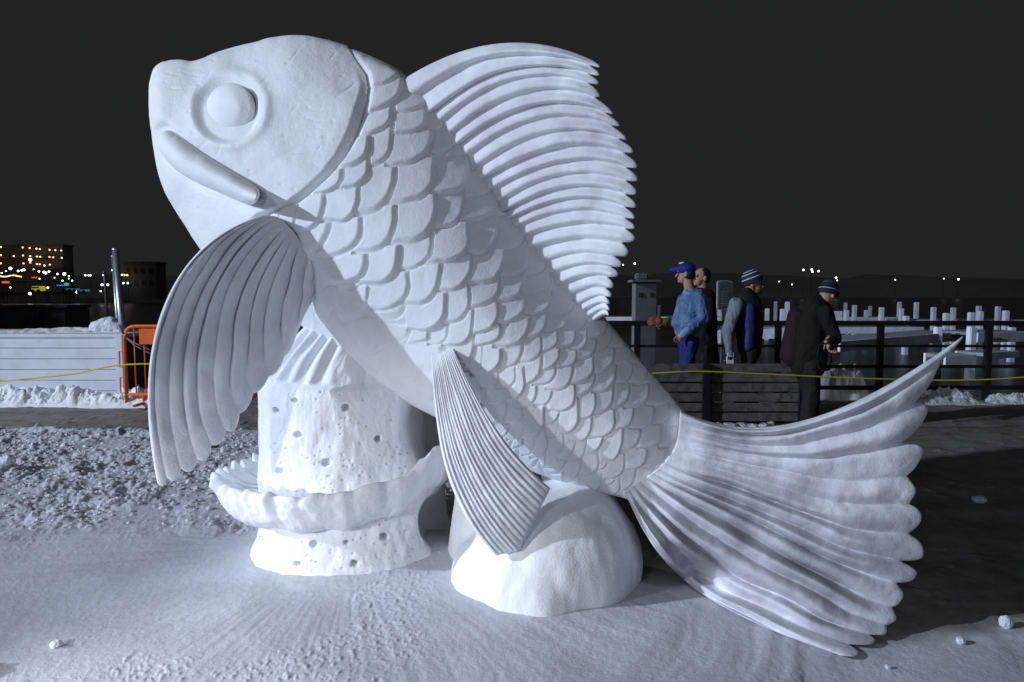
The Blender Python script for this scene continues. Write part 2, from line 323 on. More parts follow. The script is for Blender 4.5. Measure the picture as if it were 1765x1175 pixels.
# the scales of the flank, carved one by one: (left, top, right, bottom) of each visible plate
SC = [(500,120,[(690,-60,1150,200),(700,120,1160,445),(670,420,1050,680),(1030,450,1385,680),(430,660,835,1010),(745,640,1055,1000),(1050,650,1450,990),(1150,130,1480,450),(1400,400,1600,640)]),
(500,300,[(140,-40,560,220),(420,-110,820,160),(700,-90,1085,430),(1040,-90,1490,320),(60,200,375,600),(-60,230,100,590),(380,150,725,490),(40,470,440,830),(375,450,760,850),(740,310,1095,810),(1090,220,1490,720),(380,800,820,1120),(800,690,1140,1120),(1150,670,1450,970)]),
(700,300,[(340,230,590,570),(580,250,950,490),(310,-100,640,230),(640,20,930,240),(290,540,645,910),(640,500,940,820),(930,490,1220,770),(380,840,670,1200),(700,750,990,1130),(990,760,1240,1040),(1210,790,1460,1030)]),
(650,440,[(0,200,350,550),(350,110,665,500),(1230,170,1490,480),(1510,200,1750,390),(380,430,720,750),(700,340,955,690),(950,240,1250,540),(1230,410,1510,690),(1530,400,1760,610),(720,590,985,910),(955,480,1225,800),(1260,640,1565,935),(1500,610,1735,850),(560,700,730,900),(790,860,1000,1090),(985,690,1260,920),(1290,930,1480,1140),(1480,860,1670,1080)]),
(850,440,[(600,430,810,610),(520,320,790,430),(820,470,1080,600),(930,600,1120,680),(560,610,760,780),(780,610,945,760),(920,670,1150,840),(480,780,665,970),(670,760,825,950),(800,770,945,960),(1040,800,1200,960),(1110,670,1250,790),(1200,790,1350,930),(460,950,680,1160),(670,950,840,1140),(860,830,1060,1060),(1020,950,1230,1200),(1230,930,1400,1110),(1390,940,1505,1100),(1400,1100,1560,1300)]),
(800,600,[(160,-60,405,250),(90,20,205,260),(560,130,790,370),(1090,100,1310,360),(360,200,535,390),(200,250,350,400),(420,240,625,520),(740,200,940,380),(880,200,1105,430),(580,370,750,590),(750,370,900,580),(910,390,1140,630),(1110,260,1330,490),(1340,200,1550,440),(1550,150,1710,360),(780,560,970,770),(950,560,1170,860),(1165,460,1330,710),(1290,420,1530,660),(1500,360,1680,610),(1660,350,1870,615),(1110,680,1300,940),(1310,650,1530,900),(1480,600,1700,810),(850,740,960,900),(970,850,1140,1110),(1100,910,1250,1130),(1240,720,1425,1070),(1420,820,1605,1130),(1590,740,1780,1050),(60,350,230,560),(230,400,450,560),(240,560,440,750),(430,560,620,750),(600,580,830,900),(330,710,470,900),(460,750,610,920),(610,900,700,1080),(700,870,840,1100),(840,900,1010,1060),(860,1060,1040,1200)]),
(950,600,[(870,180,1070,380),(990,380,1250,580),(825,570,1045,800),(1040,580,1190,760),(885,760,1115,1000),(1110,760,1290,1000),(1190,600,1400,780)]),
(950,700,[(310,460,480,690),(420,430,580,620),(580,480,755,720),(700,400,970,625),(920,370,1175,615),(1170,410,1310,600),(1300,370,1450,540),(1430,350,1570,590),(480,590,670,790),(340,690,510,850),(670,610,865,850),(820,590,1035,810),(1040,570,1245,790),(1240,560,1430,780),(500,750,710,900),(0,440,160,680),(160,500,330,740)])]
wx = PX+2.2*fbm(PX*.03, PY*.03, 0, 3, 201); wy = PY+2.2*fbm(PX*.03, PY*.03, 0, 3, 202)
HT_ = np.full(PX.shape, .12); PRI = np.full(PX.shape, 1e9); q_ = 0
for (ox, oy, L_) in SC:
    for (x0, y0, x1, y1) in L_:
        q_ += 1; x0 = ox+x0/5.873; x1 = ox+x1/5.873+1; y0 = oy+y0/5.873; y1 = oy+y1/5.873+1; rv = ((q_*37) % 17)/17.
        m_ = (wx > x0-.22*(x1-x0)) & (wx < x1) & (wy > y0-.22*(y1-y0)) & (wy < y1) & front[None, :]
        u_ = (wx[m_]-x0)/(x1-x0); v_ = (wy[m_]-y0)/(y1-y0); c_ = .08+.22*rv
        r_ = (np.clip((u_-c_)/(1-c_), 0, 9)**2.3+np.clip((v_-c_)/(1-c_), 0, 9)**2.3)**(1/2.3)
        sz = min(1.25, (x1-x0+y1-y0)/105)
        h_ = (.20+.80*np.clip((u_+v_)/2+.12, 0, 1)**1.1)*(.82+.3*rv)*sz*(1-.62*sstep(.80, 1.0, r_))-.05*np.exp(-((u_-.5)**2+(v_-.5)**2)*7)
        p_ = (x1+x0)*.62+(y1+y0)*.66; ok = (r_ < 1) & (p_ < PRI[m_])
        t_ = PRI[m_]; t_[ok] = p_; PRI[m_] = t_; t_ = HT_[m_]; t_[ok] = h_[ok]; HT_[m_] = t_
bx = np.array([400, 530, 640, 760, 850, 920, 960, 1100.]); by = np.array([345, 440, 520, 600, 680, 755, 792, 900.])
below = sstep(0, 26, PY-np.interp(PX, bx, by))
amp = .042*(pitch/66)[:, None]**.6*(1-.66*below*sstep(900, 740, PX))
amp = amp*sstep(0, -10, gd)*sstep(1235, 1180, PX+.35*(PY-800))*sstep(.03, .12, np.abs(across[None, :]+.5)) 
amp = amp*np.where(front[None, :], 1, .6)
SH = np.where(front[None, :] & (PRI < 1e8), HT_*.80*(66/pitch)[:, None]**.5, SH*.55)
amp = amp*sstep(.015, .17, .5-across)[None, :]
disp += amp*SH
# eye socket
ex, ey = 398, 186; er = np.hypot((PX-ex), (PY-ey)); ea = np.arctan2(PY-ey, PX-ex); hf = (front[None, :] & head)
disp += np.where(hf, -.028*sstep(62, 45, er-9*np.cos(ea-2.9))+.012*np.exp(-((er-66+3*np.cos(ea))/9)**2)*(.4+.6*np.cos(ea*.5-.2)**2), 0)
rs0 = np.random.default_rng(8)
for i in range(34):
    a0, b0, c0 = rs0.uniform(280, 620), rs0.uniform(80, 420), rs0.uniform(1.2, 3.2)
    k0 = (np.abs(PX-a0) < 8) & (np.abs(PY-b0) < 8) & front[None, :]; disp[k0] -= .0022*sstep(c0+1.5, c0-1, np.hypot((PX[k0]-a0)*rs0.uniform(.5, 1), PY[k0]-b0))
for i in range(26):
    a0, b0, g0, l0 = rs0.uniform(290, 600), rs0.uniform(80, 330), rs0.uniform(-1, .3), rs0.uniform(10, 34)
    k0 = (np.abs(PX-a0) < 40) & (np.abs(PY-b0) < 40) & front[None, :]; du0 = (PX[k0]-a0)*math.cos(g0)+(PY[k0]-b0)*math.sin(g0); dv0 = -(PX[k0]-a0)*math.sin(g0)+(PY[k0]-b0)*math.cos(g0)+.004*du0**2
    disp[k0] -= .0018*np.exp(-(dv0/1.8)**2)*sstep(l0, l0*.4, np.abs(du0))
# nostril bump, cheek facets, crease over the lip
disp += np.where(hf, .012*fbm(PX*.010, PY*.010, 0, 2, 90), 0)
disp += np.where(front[None, :], .0016*fbm(PX*.05, PY*.05, 0, 4, 91)*(1-.4*~head), 0)
lip = np.array([(281,226),(292,246),(318,272),(352,294),(390,314),(425,332),(446,341)], float); lw = np.array([13, 21, 25, 24, 21, 18.5, 14])
lt = np.linspace(0, 6, 90); lpx = cat(lip, lt); lwt = cat(lw, lt)
sub = (PX > 240) & (PX < 480) & (PY > 190) & (PY < 380) & front[None, :]
dl = np.full(PX.shape, 99.); q = np.stack([PX[sub], PY[sub]], -1); dl[sub] = np.min(np.hypot(q[:, None, 0]-lpx[None, ::3, 0], q[:, None, 1]-lpx[None, ::3, 1])/lwt[None, ::3], axis=1)
disp -= np.where(hf, .022*np.exp(-(np.clip(dl-.7, 0, 9)/.5)**2), 0)
pos = base+nrm*disp[..., None]
F = gridf(NS, len(ph), True); fc = head.ravel()[F].sum(1) >= 3
capc = P(258, 175, Yc(258)); vs = np.concatenate([pos.reshape(-1, 3), capc[None]])
def submesh(name, vs, F, m, parent):
    u, inv = np.unique(F, return_inverse=True); return arr(name, vs[u], inv.reshape(F.shape), m, parent)
o_head = submesh('head', pos.reshape(-1, 3), F[fc], M['snow'], FISH)
o_body = submesh('body', pos.reshape(-1, 3), F[~fc], M['snow'], FISH)
for o in (o_head, o_body):
    # close the snout/tail openings
    bm = bmesh.new(); bm.from_mesh(o.data)
    lo = [e for e in bm.edges if e.is_boundary]
    if o is o_head:
        lo = [e for e in lo if proj(np.array(e.verts[0].co+FISH.location))[0] < 270]; 
    else: lo = [e for e in lo if proj(np.array(e.verts[0].co+FISH.location))[0] > 1120]
    if lo: bmesh.ops.holes_fill(bm, edges=lo, sides=0)
    bmesh.ops.recalc_face_normals(bm, faces=bm.faces); bm.to_mesh(o.data); bm.free()
    o.data.polygons.foreach_set('use_smooth', [True]*len(o.data.polygons))
FX, FY = PX[:, :NF].ravel(), PY[:, :NF].ravel(); FYd = pos[:, :NF, 1].ravel()
def surfY(x, y):
    i = int(np.argmin((FX-x)**2+(FY-y)**2)); return float(FYd[i])
# eyeball
rr = np.linspace(0, 1, 40); an = np.linspace(0, 2*math.pi, 97)[:-1]; RR, AN = np.meshgrid(rr, an, indexing='ij')
yc_ = surfY(ex-52, ey); ycr = surfY(ex+52, ey+5); 
exx = ex+42*RR*np.cos(AN); eyy = ey+43*RR*np.sin(AN); sl = (ycr-yc_)/104
dome = (1-RR**2.6)**.6*.048+.012*sstep(.85, .35, np.hypot(RR*np.cos(AN)+.14, RR*np.sin(AN)*.8))
eyeY = (yc_+ycr)/2+sl*(exx-ex)+.022-dome
ev = P(exx, eyy, eyeY); ev = np.concatenate([ev, P(exx[-1:]*1., eyy[-1:]*1., eyeY[-1:]+.09)])
recalc(arr('eye', ev, gridf(41, 96, True), M['snow'], FISH))
# lip
na = 40; lt = np.linspace(0, 6, 120); c_ = cat(lip, lt); w_ = cat(lw, lt)*np.sqrt(np.clip(1-(np.clip(np.abs(lt/6-.5)*2-.80, 0, 1)/.205)**2, 0.001, 1))
tg = np.gradient(c_, axis=0); tg /= np.linalg.norm(tg, axis=1, keepdims=True); nn = np.stack([tg[:, 1], -tg[:, 0]], 1)
aa = np.linspace(0, 2*math.pi, na+1)[:-1]; sy = np.array([surfY(a, b_) for a, b_ in c_[::8]]); sy = np.interp(lt, lt[::8], sy)
lx = c_[:, None, 0]+nn[:, None, 0]*w_[:, None]*np.cos(aa); ly = c_[:, None, 1]+nn[:, None, 1]*w_[:, None]*np.cos(aa)
lY = sy[:, None]-.005-(np.interp(lt, [0, 1.2, 4, 6], [.07, .12, .18, .25])*np.sqrt(np.clip(1-(np.clip(np.abs(lt/6-.5)*2-.90, 0, 1)/.105)**2, 0.001, 1)))[:, None]*np.sin(aa)+.004*fbm(lx*.03, ly*.03, 0, 3, 8)
recalc(arr('lip', P(lx, ly, lY), gridf(120, na, True), M['snow'], FISH))

def bez(p0, p1, p2, p3, q):
    q = q[..., None]; return (1-q)**3*p0+3*(1-q)**2*q*p1+3*(1-q)*q*q*p2+q**3*p3
def fin(name, p0, p1, p2, p3, depth, thick, ramp_, notch, e, m, parent, per=14, nq=160, skew=1.5, shp=.75, seed=0, wob=.12, smooth_tip=True):
    p0, p1, p2, p3 = [np.asarray(a, float) for a in (p0, p1, p2, p3)]; n = len(p3)
    k = np.linspace(-.45, n-.55, (n)*per); kc = np.clip(k, 0, n-1); ex_ = (k-kc)
    g = lambda p: cat(p, kc)+(cat(p, np.clip(kc, 0, n-1))-cat(p, np.clip(kc-np.sign(ex_)*.5, 0, n-1)))*(np.abs(ex_)*2)[:, None]
    a0, a1, a2, a3 = g(p0), g(p1), g(p2), g(p3)
    nt = notch(k) if callable(notch) else notch
    fr = np.abs(k-np.round(k))*2; qm = 1-nt*fr**e
    qq = (np.linspace(0, 1, nq)**.9)[:, None]*qm[None, :]
    pts = bez(a0[None], a1[None], a2[None], a3[None], qq)
    kk = k[None, :]+wob*fbm(qq*3, k[None, :]*.5, 0, 2, seed)*sstep(0, .2, 1-qq)
    f = (kk+.5)-np.floor(kk+.5); rid = np.sin(math.pi*f**skew)**shp
    am = ramp_(kk, qq)
    qe = qq/qm[None, :]; edge = np.sqrt(np.clip(1-qe**10, 0, 1))*np.sqrt(np.clip(1-(np.abs(2*(k-k[0])/(k[-1]-k[0])-1))**40, 0, 1))[None, :]
    th = thick(kk, qq)*edge/2
    mott = .006*fbm(pts[..., 0]*.02, pts[..., 1]*.02, 0, 3, seed+3)
    d0 = depth(kk, qq, pts)
    fy = d0-th-am*(rid-.5)*(.3+.7*edge)+mott; by_ = d0+th+am*(rid-.5)*.5
    fp = P(pts[..., 0], pts[..., 1], fy); bp = P(pts[..., 0], pts[..., 1], np.maximum(by_, fy+.001))
    nk = len(k); Fv = np.concatenate([fp.reshape(-1, 3), bp.reshape(-1, 3)]); G = gridf(nq, nk); o = nq*nk
    def strip(ix): ix = np.asarray(ix); return np.stack([ix[:-1], ix[1:], ix[1:]+o, ix[:-1]+o], -1)
    idx = np.arange(o).reshape(nq, nk)
    faces = np.concatenate([G, G[:, ::-1]+o, strip(idx[-1]), strip(idx[0][::-1]), strip(idx[::-1, -1]), strip(idx[:, 0])])
    return recalc(arr(name, Fv, faces, m, parent))
# dorsal fin
tips = np.array([(1034,115),(1033,128),(1032,143),(1032,160),(1055,192),(1067,213),(1079,237),(1091,258),(1098,285),(1099,308),(1097,331),(1096,354),(1094,374),(1094,391),(1094,411),(1082,437),(1071,457),(1065,473),(1057,493),(1054,509),(1051,522),(1051,533),(1049,542)], float)
rts = np.array([(719,139),(747,175),(764,192),(779,213),(794,230),(811,247),(826,268),(840,288),(855,307),(870,324),(883,341),(894,354),(904,366),(917,381),(932,400),(946,424),(960,446),(977,467),(992,485),(1008,503),(1020,515),(1030,525),(1038,536)], float)
dirn = (tips-rts); up = np.stack([dirn[:, 1]*0, -np.ones(23)], 1)
bul = np.interp(np.arange(23), [0, 4, 10, 15, 22], [62, 60, 38, 14, 3])[:, None]
r0 = rts+np.array([-26, 22]); c1 = rts+dirn*.30+up*bul*.95; c2 = rts+dirn*.66+up*bul*1.0
fin('dorsal_fin', r0, c1, c2, tips, lambda k, q, p: Yc(p[..., 0])-.07-.16*q, lambda k, q: .10-.05*q,
    lambda k, q: .028*np.interp(k, [0, 12, 22], [1, .9, .5])*(1+.3*np.sin(k*1.9))*sstep(1.0, .85, q)+.004, lambda k: np.interp(k, [0, 4, 14, 22], [.06, .075, .11, .28]), 2.8, M['finsnow'], FISH, skew=1.6, shp=.8, seed=5, wob=.10)
# pectoral fin
tips = np.array([(281,838),(302,828),(330,811),(356,791),(381,762),(406,738),(428,700),(452,668),(479,638),(503,598),(521,553)], float); n = len(tips); tk = np.linspace(0, 1, n)[:, None]
r0 = cat([(452,372),(478,374),(505,398),(534,440)], tk[:, 0]*3)
c1 = cat([(322,408),(370,418),(420,440),(480,455),(540,478)], tk[:, 0]*4); c2 = cat([(216,560),(262,580),(330,600),(430,585),(536,520)], tk[:, 0]*4)
rootY = surfY(500, 400)
def pdepth(k, q, p):
    t = k/(n-1); return rootY+.03-.12*np.sin(np.clip(q, 0, 1)*math.pi*.62)*(1-.35*np.abs(t-.45)*2)-.36*np.clip((530-p[..., 0])/270, 0, 1.1)+.10*t*q
fin('pectoral_fin', r0, c1, c2, tips, pdepth, lambda k, q: .09-.05*q, lambda k, q: .034*sstep(0, .22, q)*sstep(1.0, .66, q)*np.interp(k, [0, 2, 10], [.5, .85, .95])*(1+.35*np.sin(k*2.3+1))+.002,
    lambda k: np.interp(k, [0, 3, 7, 10], [.015, .018, .022, .03]), 2.2, M['finsnow'], FISH, skew=.85, shp=.65, seed=15, wob=.34, per=20, nq=240)
# pelvic fin
n2 = 16; tk = np.linspace(0, 1, n2)
tips = cat([(858,957),(893,949),(920,897),(947,845)], tk*3); tips = np.stack([np.interp(tk, [0, .28, 1], [858, 894, 947]), np.interp(tk, [0, .28, 1], [957, 949, 845])], 1)
r0 = np.stack([np.interp(tk, [0, 1], [742, 768]), np.interp(tk, [0, 1], [578, 572])], 1)
c1 = np.stack([np.interp(tk, [0, 1], [752, 806]), np.interp(tk, [0, 1], [720, 662])], 1); c2 = np.stack([np.interp(tk, [0, 1], [752, 850]), np.interp(tk, [0, 1], [850, 765])], 1)
pY = surfY(765, 600)
fin('pelvic_fin', r0, c1, c2, tips, lambda k, q, p: pY+.14*sstep(.16, 0, q)-.20*np.sin(q*math.pi*.6)+.03*q, lambda k, q: .02+.07*sstep(0, .3, q), lambda k, q: .009*sstep(.03, .25, q)*(1+.4*np.sin(k*2.1)),
    .0, 1, M['finsnow'], FISH, skew=1.3, shp=.9, seed=25, wob=.25, per=12, nq=150)
# tail fin
tips = np.array([(1651,593),(1612,645),(1599,708),(1591,779),(1578,846),(1588,889),(1592,954),(1579,992),(1556,1030),(1544,1068),(1527,1092),(1506,1108),(1480,1128)], float); n3 = len(tips); tk = np.linspace(0, 1, n3)
r0 = np.stack([np.interp(tk, [0, 1], [1180, 1085]), np.interp(tk, [0, 1], [722, 850])], 1)
r0 = cat([(1172,712),(1165,765),(1140,800),(1110,825),(1080,845)], tk*4)
c1 = cat([(1310,775),(1330,800),(1320,880),(1235,915),(1140,975)], tk*4)
c2 = cat([(1460,735),(1470,830),(1450,930),(1400,1010),(1215,1045)], tk*4)
def gY(y): return CAMH*FPX/np.maximum(y-HOR, 60)*.995
def tdepth(k, q, p):
    t = np.clip(k/(n3-1), 0, 1); tipY = np.interp(t, [0, .3, .7, 1], [3.02, 3.02, 2.93, 2.72]); rY = 3.30
    a = rY+(tipY-rY)*q**1.2-.07*np.sin(q*math.pi)*(1-t)
    gg = np.clip(gY(p[..., 1])*.972, 2.6, 3.42); w = sstep(.80, 1.0, t)*sstep(.25, .5, q)
    return a*(1-w)+gg*w
fin('tail_fin', r0, c1, c2, tips, tdepth, lambda k, q: .14-.085*q, lambda k, q: .060*sstep(.0, .2, q)*sstep(1.02, .70, q)*np.interp(k, [0, 1, 2, 3, 4, 6, 12], [.5, .45, .4, .25, .35, .9, 1])*(1+.4*np.sin(k*3.7))+.003,
    lambda k: np.interp(k, [0, 1, 2, 3, 4, 5, 6, 8, 12], [.015, .03, .10, .11, .08, .05, .065, .04, .025])*(1+.45*np.sin(k*5.1)*sstep(2, 3, k)), 2.2, M['tailsnow'], FISH, skew=1.0, shp=.95, seed=35, wob=.30, per=26, nq=260)

# ================================================================ snow tower with ruffled shelf
TOW = thing('coral_tower', 'round pitted snow column under the fish with a ruffled shelf around it', 'snow sculpture', (TC[0], TC[1], 0))
nz, na = 420, 620; z = np.linspace(-.05, 1.62, nz); a = np.linspace(0, 2*math.pi, na+1)[:-1]
rad = np.interp(z, [-.05, .0, .06, .14, .3, .90, .955, .985, 1.2, 1.35, 1.62], [.60, .58, .55, .532, .525, .515, .50, .47, .36, .30, .26])
ZZ_, AA = np.meshgrid(z, a, indexing='ij'); RD = rad[:, None]+.008*fbm(np.cos(AA)*2+5, np.sin(AA)*2, ZZ_*2.5, 4, 2)+.006*fbm(np.cos(AA)*9+5, np.sin(AA)*9, ZZ_*9, 3, 3)
RD = RD+.05*sstep(.0, .9, -np.sin(AA+.9))*sstep(.9, .2, ZZ_)*0
groove = sstep(.97, 1.0, ZZ_)*sstep(1.35, 1.2, ZZ_); RD += groove*.018*np.sin(AA*26+ZZ_*5)*sstep(.1, -.25, np.cos(AA))
cxs = TC[0]+.20*sstep(.95, 1.5, ZZ_); cys = TC[1]-.16*sstep(.95, 1.5, ZZ_)
pt = np.stack([cxs+RD*np.cos(AA), cys+RD*np.sin(AA), ZZ_], -1); qx, qy = proj(pt); fr = (np.sin(AA) < .15)
dent = np.zeros_like(RD)
for (hx_, hy_, hr) in [(513,749,6),(563,797,7.5),(481,812,6),(596,702,7),(475,707,5),(652,756,6),(540,938,6.5),(662,925,7),(512,972,5),(611,971,6),(508,690,4),(448,928,4),(620,872,5),(596,935,4)]:
    rr_ = np.hypot((qx-hx_)*1.0, (qy-hy_)*1.15)+1.3*vn(qx*.3, qy*.3); dent += .045*sstep(hr+1.5, hr-2.5, rr_)
rs = np.random.default_rng(4)
for i in range(150):
    hx_ = rs.uniform(455, 720); hy_ = rs.normal(790, 60) if i < 105 else rs.uniform(915, 990); hr = rs.uniform(.7, 1.7)
    s_ = (np.abs(qx-hx_) < 6) & (np.abs(qy-hy_) < 6) & fr; dent[s_] = np.maximum(dent[s_], .010*sstep(hr+1, hr-.8, np.hypot(qx[s_]-hx_, qy[s_]-hy_)))
hol = np.exp(-(((qx-775)/42)**2+((qy-900)/48)**2)**2)*.16+np.exp(-(((qx-770)/60)**2+((qy-730)/75)**2)**2)*.12
RD = RD-np.where(fr, dent+hol, 0)
pt = np.stack([cxs+RD*np.cos(AA), cys+RD*np.sin(AA), ZZ_], -1)
recalc(arr('column', pt, gridf(nz, na, True), M['rough'], TOW))
na = 900; a = np.linspace(0, 2*math.pi, na+1)[:-1]; dg = np.degrees(a); dg = np.where(dg > 180, dg-360, dg)   # -90 = towards camera
zr = np.interp(dg, [-180, -120, -80, -55, -35, 0, 60, 180], [.42, .44, .45, .50, .62, .56, .44, .42])+.010*fbm(a*6, a*0, 0, 3, 4)
Rr = np.interp(dg, [-180, -150, -115, -90, -60, -35, 0, 90, 180], [.72, .75, .74, .69, .65, .64, .60, .62, .72])
pleat = np.interp(dg, [-180, -140, -110, -90, -60, 0, 90, 180], [1, .9, .55, .35, .3, .3, .9, 1.0])*(1+.6*fbm(a*4, a*0, 0, 2, 61))
fq = np.interp(dg, [-180, -120, -60, 0, 180], [44, 40, 26, 26, 44]); phs = np.cumsum(fq)*(a[1]-a[0]); wv = np.sin(phs)+.35*np.sin(phs*1.7+1)+.3*fbm(a*14, a*0, 0, 2, 6)
prof_ = [(.46, -.215, 0), (.60, -.205, .1), (.78, -.18, .45), (.90, -.13, .8), (.97, -.06, 1.), (1.0, -.01, 1.), (.985, .02, 1.), (.94, .026, 1.), (.87, .0, .9), (.74, -.04, .7), (.58, -.06, .3), (.46, -.065, 0)]
pr = cat(np.array(prof_), np.linspace(0, len(prof_)-1, 80)); vs = []
tw = 0
for (f_, dz, w) in pr:
    ri = .46; rq = ri+(Rr-ri)*(f_-.46)/.54; lo = np.interp(dg, [-180, -60, -30, 10, 180], [1, 1, 1.15, 1.0, 1])
    wvv = np.interp((a-.10*(1-f_)*3) % (2*math.pi), a, wv)
    vs.append(np.stack([TC[0]+(rq+.016*w*wvv*pleat)*np.cos(a), TC[1]+(rq+.016*w*wvv*pleat)*np.sin(a), zr+dz*lo+.017*w*wvv*pleat], -1))
vs = np.array(vs); vs[..., 2] += .007*fbm(vs[..., 0]*11, vs[..., 1]*11, vs[..., 2]*11, 4, 17); vs[..., :2] += .006*fbm(vs[..., 0]*16, vs[..., 1]*16, vs[..., 2]*16, 3, 18)[..., None]
recalc(arr('ruffled_shelf', vs, gridf(len(pr), na, True), M['rough'], TOW))

# ================================================================ boulder and its prop
BO = thing('snow_boulder', 'smooth rounded snow boulder beneath the fish between the small fin and the tail', 'snow sculpture', (BC[0], BC[1], 0))
mb = MB()
mb.ell((BC[0]+.03, BC[1], .10), (.435, .43, .40), seg=40); mb.ell((BC[0]-.06, BC[1]-.03, .02), (.36, .43, .34), seg=40); mb.ell((BC[0]+.10, BC[1]+.02, .27), (.28, .32, .25), seg=32)
mb.cap((-.08, 3.74, -.05), (-.06, 3.74, .72), .27, .20, 24); mb.ell((-.04, 3.45, 0), (.28, .34, .24), seg=32)
mb.blob('boulder', M['rough'], BO, .016, 14, .014, 5, 3)


# ================================================================ shore furniture
WALL = thing('plank_wall', 'low white plank wall with snow along its flat top, left of the orange barricade', 'wall', (-6.3, 9.35, 0))
xl, xr = -8.2, float(P(214, 620, 9.2)[0]); yw = 9.2; ztop = .90
mb = MB(); ph_ = ztop/6.3
for i in range(6):
    mb.box(((xl+xr)/2-.02, yw+.02, ztop-.05-(i+.5)*ph_), (xr-xl-.1, .035, ph_-.006), bev=.003)
mb.build('plank_face', M['white'], WALL)
MB().box((xr-.04, yw, ztop/2), (.10, .10, ztop-.02), bev=.006).build('corner_post', M['white'], WALL)
MB().box(((xl+xr)/2, yw+.62, ztop-.03), (xr-xl+.02, 1.28, .05), bev=.008).build('top_board', M['white'], WALL)
MB().box(((xl+xr)/2-.03, yw+.66, (ztop-.08)/2), (xr-xl-.14, 1.18, ztop-.09)).build('inner_box', M['concrete'], WALL)
def snowbank(name, x0, x1, y, w, h, m, label, seed, z0=0, nx=260, ny=70, cat_='snow pile', rough=1., kind=None, taper=.08):
    X = np.linspace(x0, x1, nx)[:, None]+np.zeros((1, ny)); v_ = np.linspace(-1, 1, ny)[None, :]; Yv = y+v_*w/2*(1+.25*fbm(X*1.3, v_*0, 0, 3, seed))
    u = (X-x0)/(x1-x0); e = sstep(0, taper, u)*sstep(1, 1-taper, u)
    hh = h*(1-v_**2)**.8*e*(.7+.5*fbm(X*1.1, Yv*1.5, 0, 3, seed+1))+rough*h*.35*(1-v_**2)*e*fbm(X*9, Yv*9, 0, 4, seed+2)
    zt = z0-.02+np.maximum(hh, 0)
    o = arr(name, np.stack([X, Yv, zt], -1), gridf(nx, ny), m); bm = bmesh.new(); bm.from_mesh(o.data)
    ed = [q for q in bm.edges if q.is_boundary]; r = bmesh.ops.extrude_edge_only(bm, edges=ed)
    for q in r['geom']:
        if isinstance(q, bmesh.types.BMVert): q.co.z -= .04
    bmesh.ops.recalc_face_normals(bm, faces=bm.faces); bm.to_mesh(o.data); bm.free()
    return setp(o, label, cat_, None, kind)
snowbank('snow_bank', -8.2, xr+.9, 9.02, .55, .26, M['rough'], 'long ragged bank of ploughed snow along the foot of the white plank wall', 11, nx=600)
snowbank('snow_layer', -8.1, xr-.05, 9.75, .9, .05, M['rough'], 'thin uneven snow lying on top of the white plank wall', 12, z0=ztop+.01, nx=500, cat_='snow')
mb = MB(); c = V(183, 560, 9.75); mb.ell(c+Vector((0, 0, .0)), (.18, .15, .12)); mb.ell(c+Vector((.12, 0, -.03)), (.14, .12, .08)); mb.ell(c+Vector((-.1, 0, -.02)), (.12, .1, .1))
setp(mb.blob('snow_lump', M['chunk'], None, .02, 3, .03, 9, 4), 'lump of snow on the end of the white plank wall beside the steel poles', 'snow lump')
def pole(name, x0, y0, x1, y1, Y, r, m, label, cap=None):
    a_ = V(x0, y0, Y); b_ = V(x1, y1, Y); d_ = (b_-a_)/(a_.z-b_.z); b_ = b_+d_*(b_.z+.0) if b_.z > 0 else b_
    t = thing(name, label, 'pole', (b_.x, b_.y, 0)); MB().tube([b_, a_], r, 12).build('shaft', m, t, True)
    MB().tube([a_-(a_-b_).normalized()*.02, a_+(a_-b_).normalized()*.02], r*1.12, 12).build('end_cap', m, t, True); return t
pole('steel_pole', 199, 430, 210, 562, 9.6, .042, M['steel'], 'thick bright steel pole standing at the right end of the white plank wall')
pole('steel_pole', 195, 442, 202, 545, 10.6, .026, M['steel'], 'thin steel pole just left of and behind the thick steel pole')
pole('steel_pole', 180, 470, 185, 543, 12.5, .022, M['concrete'], 'dull grey thin pole left of the two bright steel poles')
w1 = [V(205, 560, 9.3), V(213, 578, 9.1), V(230, 590, 9.0), V(262, 604, 8.95), V(330, 626, 8.9)]
for k, dz in enumerate((0, .035)):
    q = [p+Vector((.02*k, 0, -dz*i*.6)) for i, p in enumerate(w1)]
    setp(MB().tube(q, .008, 6).build('cable', M['wire'], None, True), ('upper' if k == 0 else 'lower')+' of two grey cables drooping from the steel pole past the orange barricade', 'cable', 'cables at the barricade')
# orange barricade
bx0 = float(P(216, 620, 8.85)[0]); BA = thing('crowd_barrier', 'orange tubular steel crowd barrier standing in snow beside the white plank wall', 'barrier', (bx0+1, 8.85, 0))
bw = 2.0; zt = CAMH-(562-HOR)/FPX*8.85; zb = .14; rc = .14; L0 = []
for t in np.linspace(0, math.pi/2, 7): L0.append((bx0+rc-rc*math.cos(t), 8.85, zt-rc+rc*math.sin(t)))
for t in np.linspace(math.pi/2, 0, 7): L0.append((bx0+bw-rc+rc*math.cos(t), 8.85, zt-rc+rc*math.sin(t)))
MB().tube([(bx0, 8.85, 0)]+L0+[(bx0+bw, 8.85, 0)], .024, 10).build('frame', M['orange'], BA, True)
MB().tube([(bx0, 8.85, zb), (bx0+bw, 8.85, zb)], .02, 10).build('bottom_rail', M['orange'], BA, True)
for i in range(15):
    x = bx0+(i+1)*bw/16; MB().tube([(x, 8.85, zb), (x, 8.85, zt-.01)], .009, 8).build('upright', M['orange'], BA, True)
for x in (bx0+.22, bx0+bw-.22): MB().box((x, 8.85, .03), (.05, .5, .03), bev=.01).tube([(x, 8.85, .03), (x, 8.85, zb)], .02, 8).build('foot', M['orange'], BA)
MB().box((bx0+.32, 8.83, zt-.13), (.24, .015, .20), bev=.004).build('name_plate', M['orange'], BA)
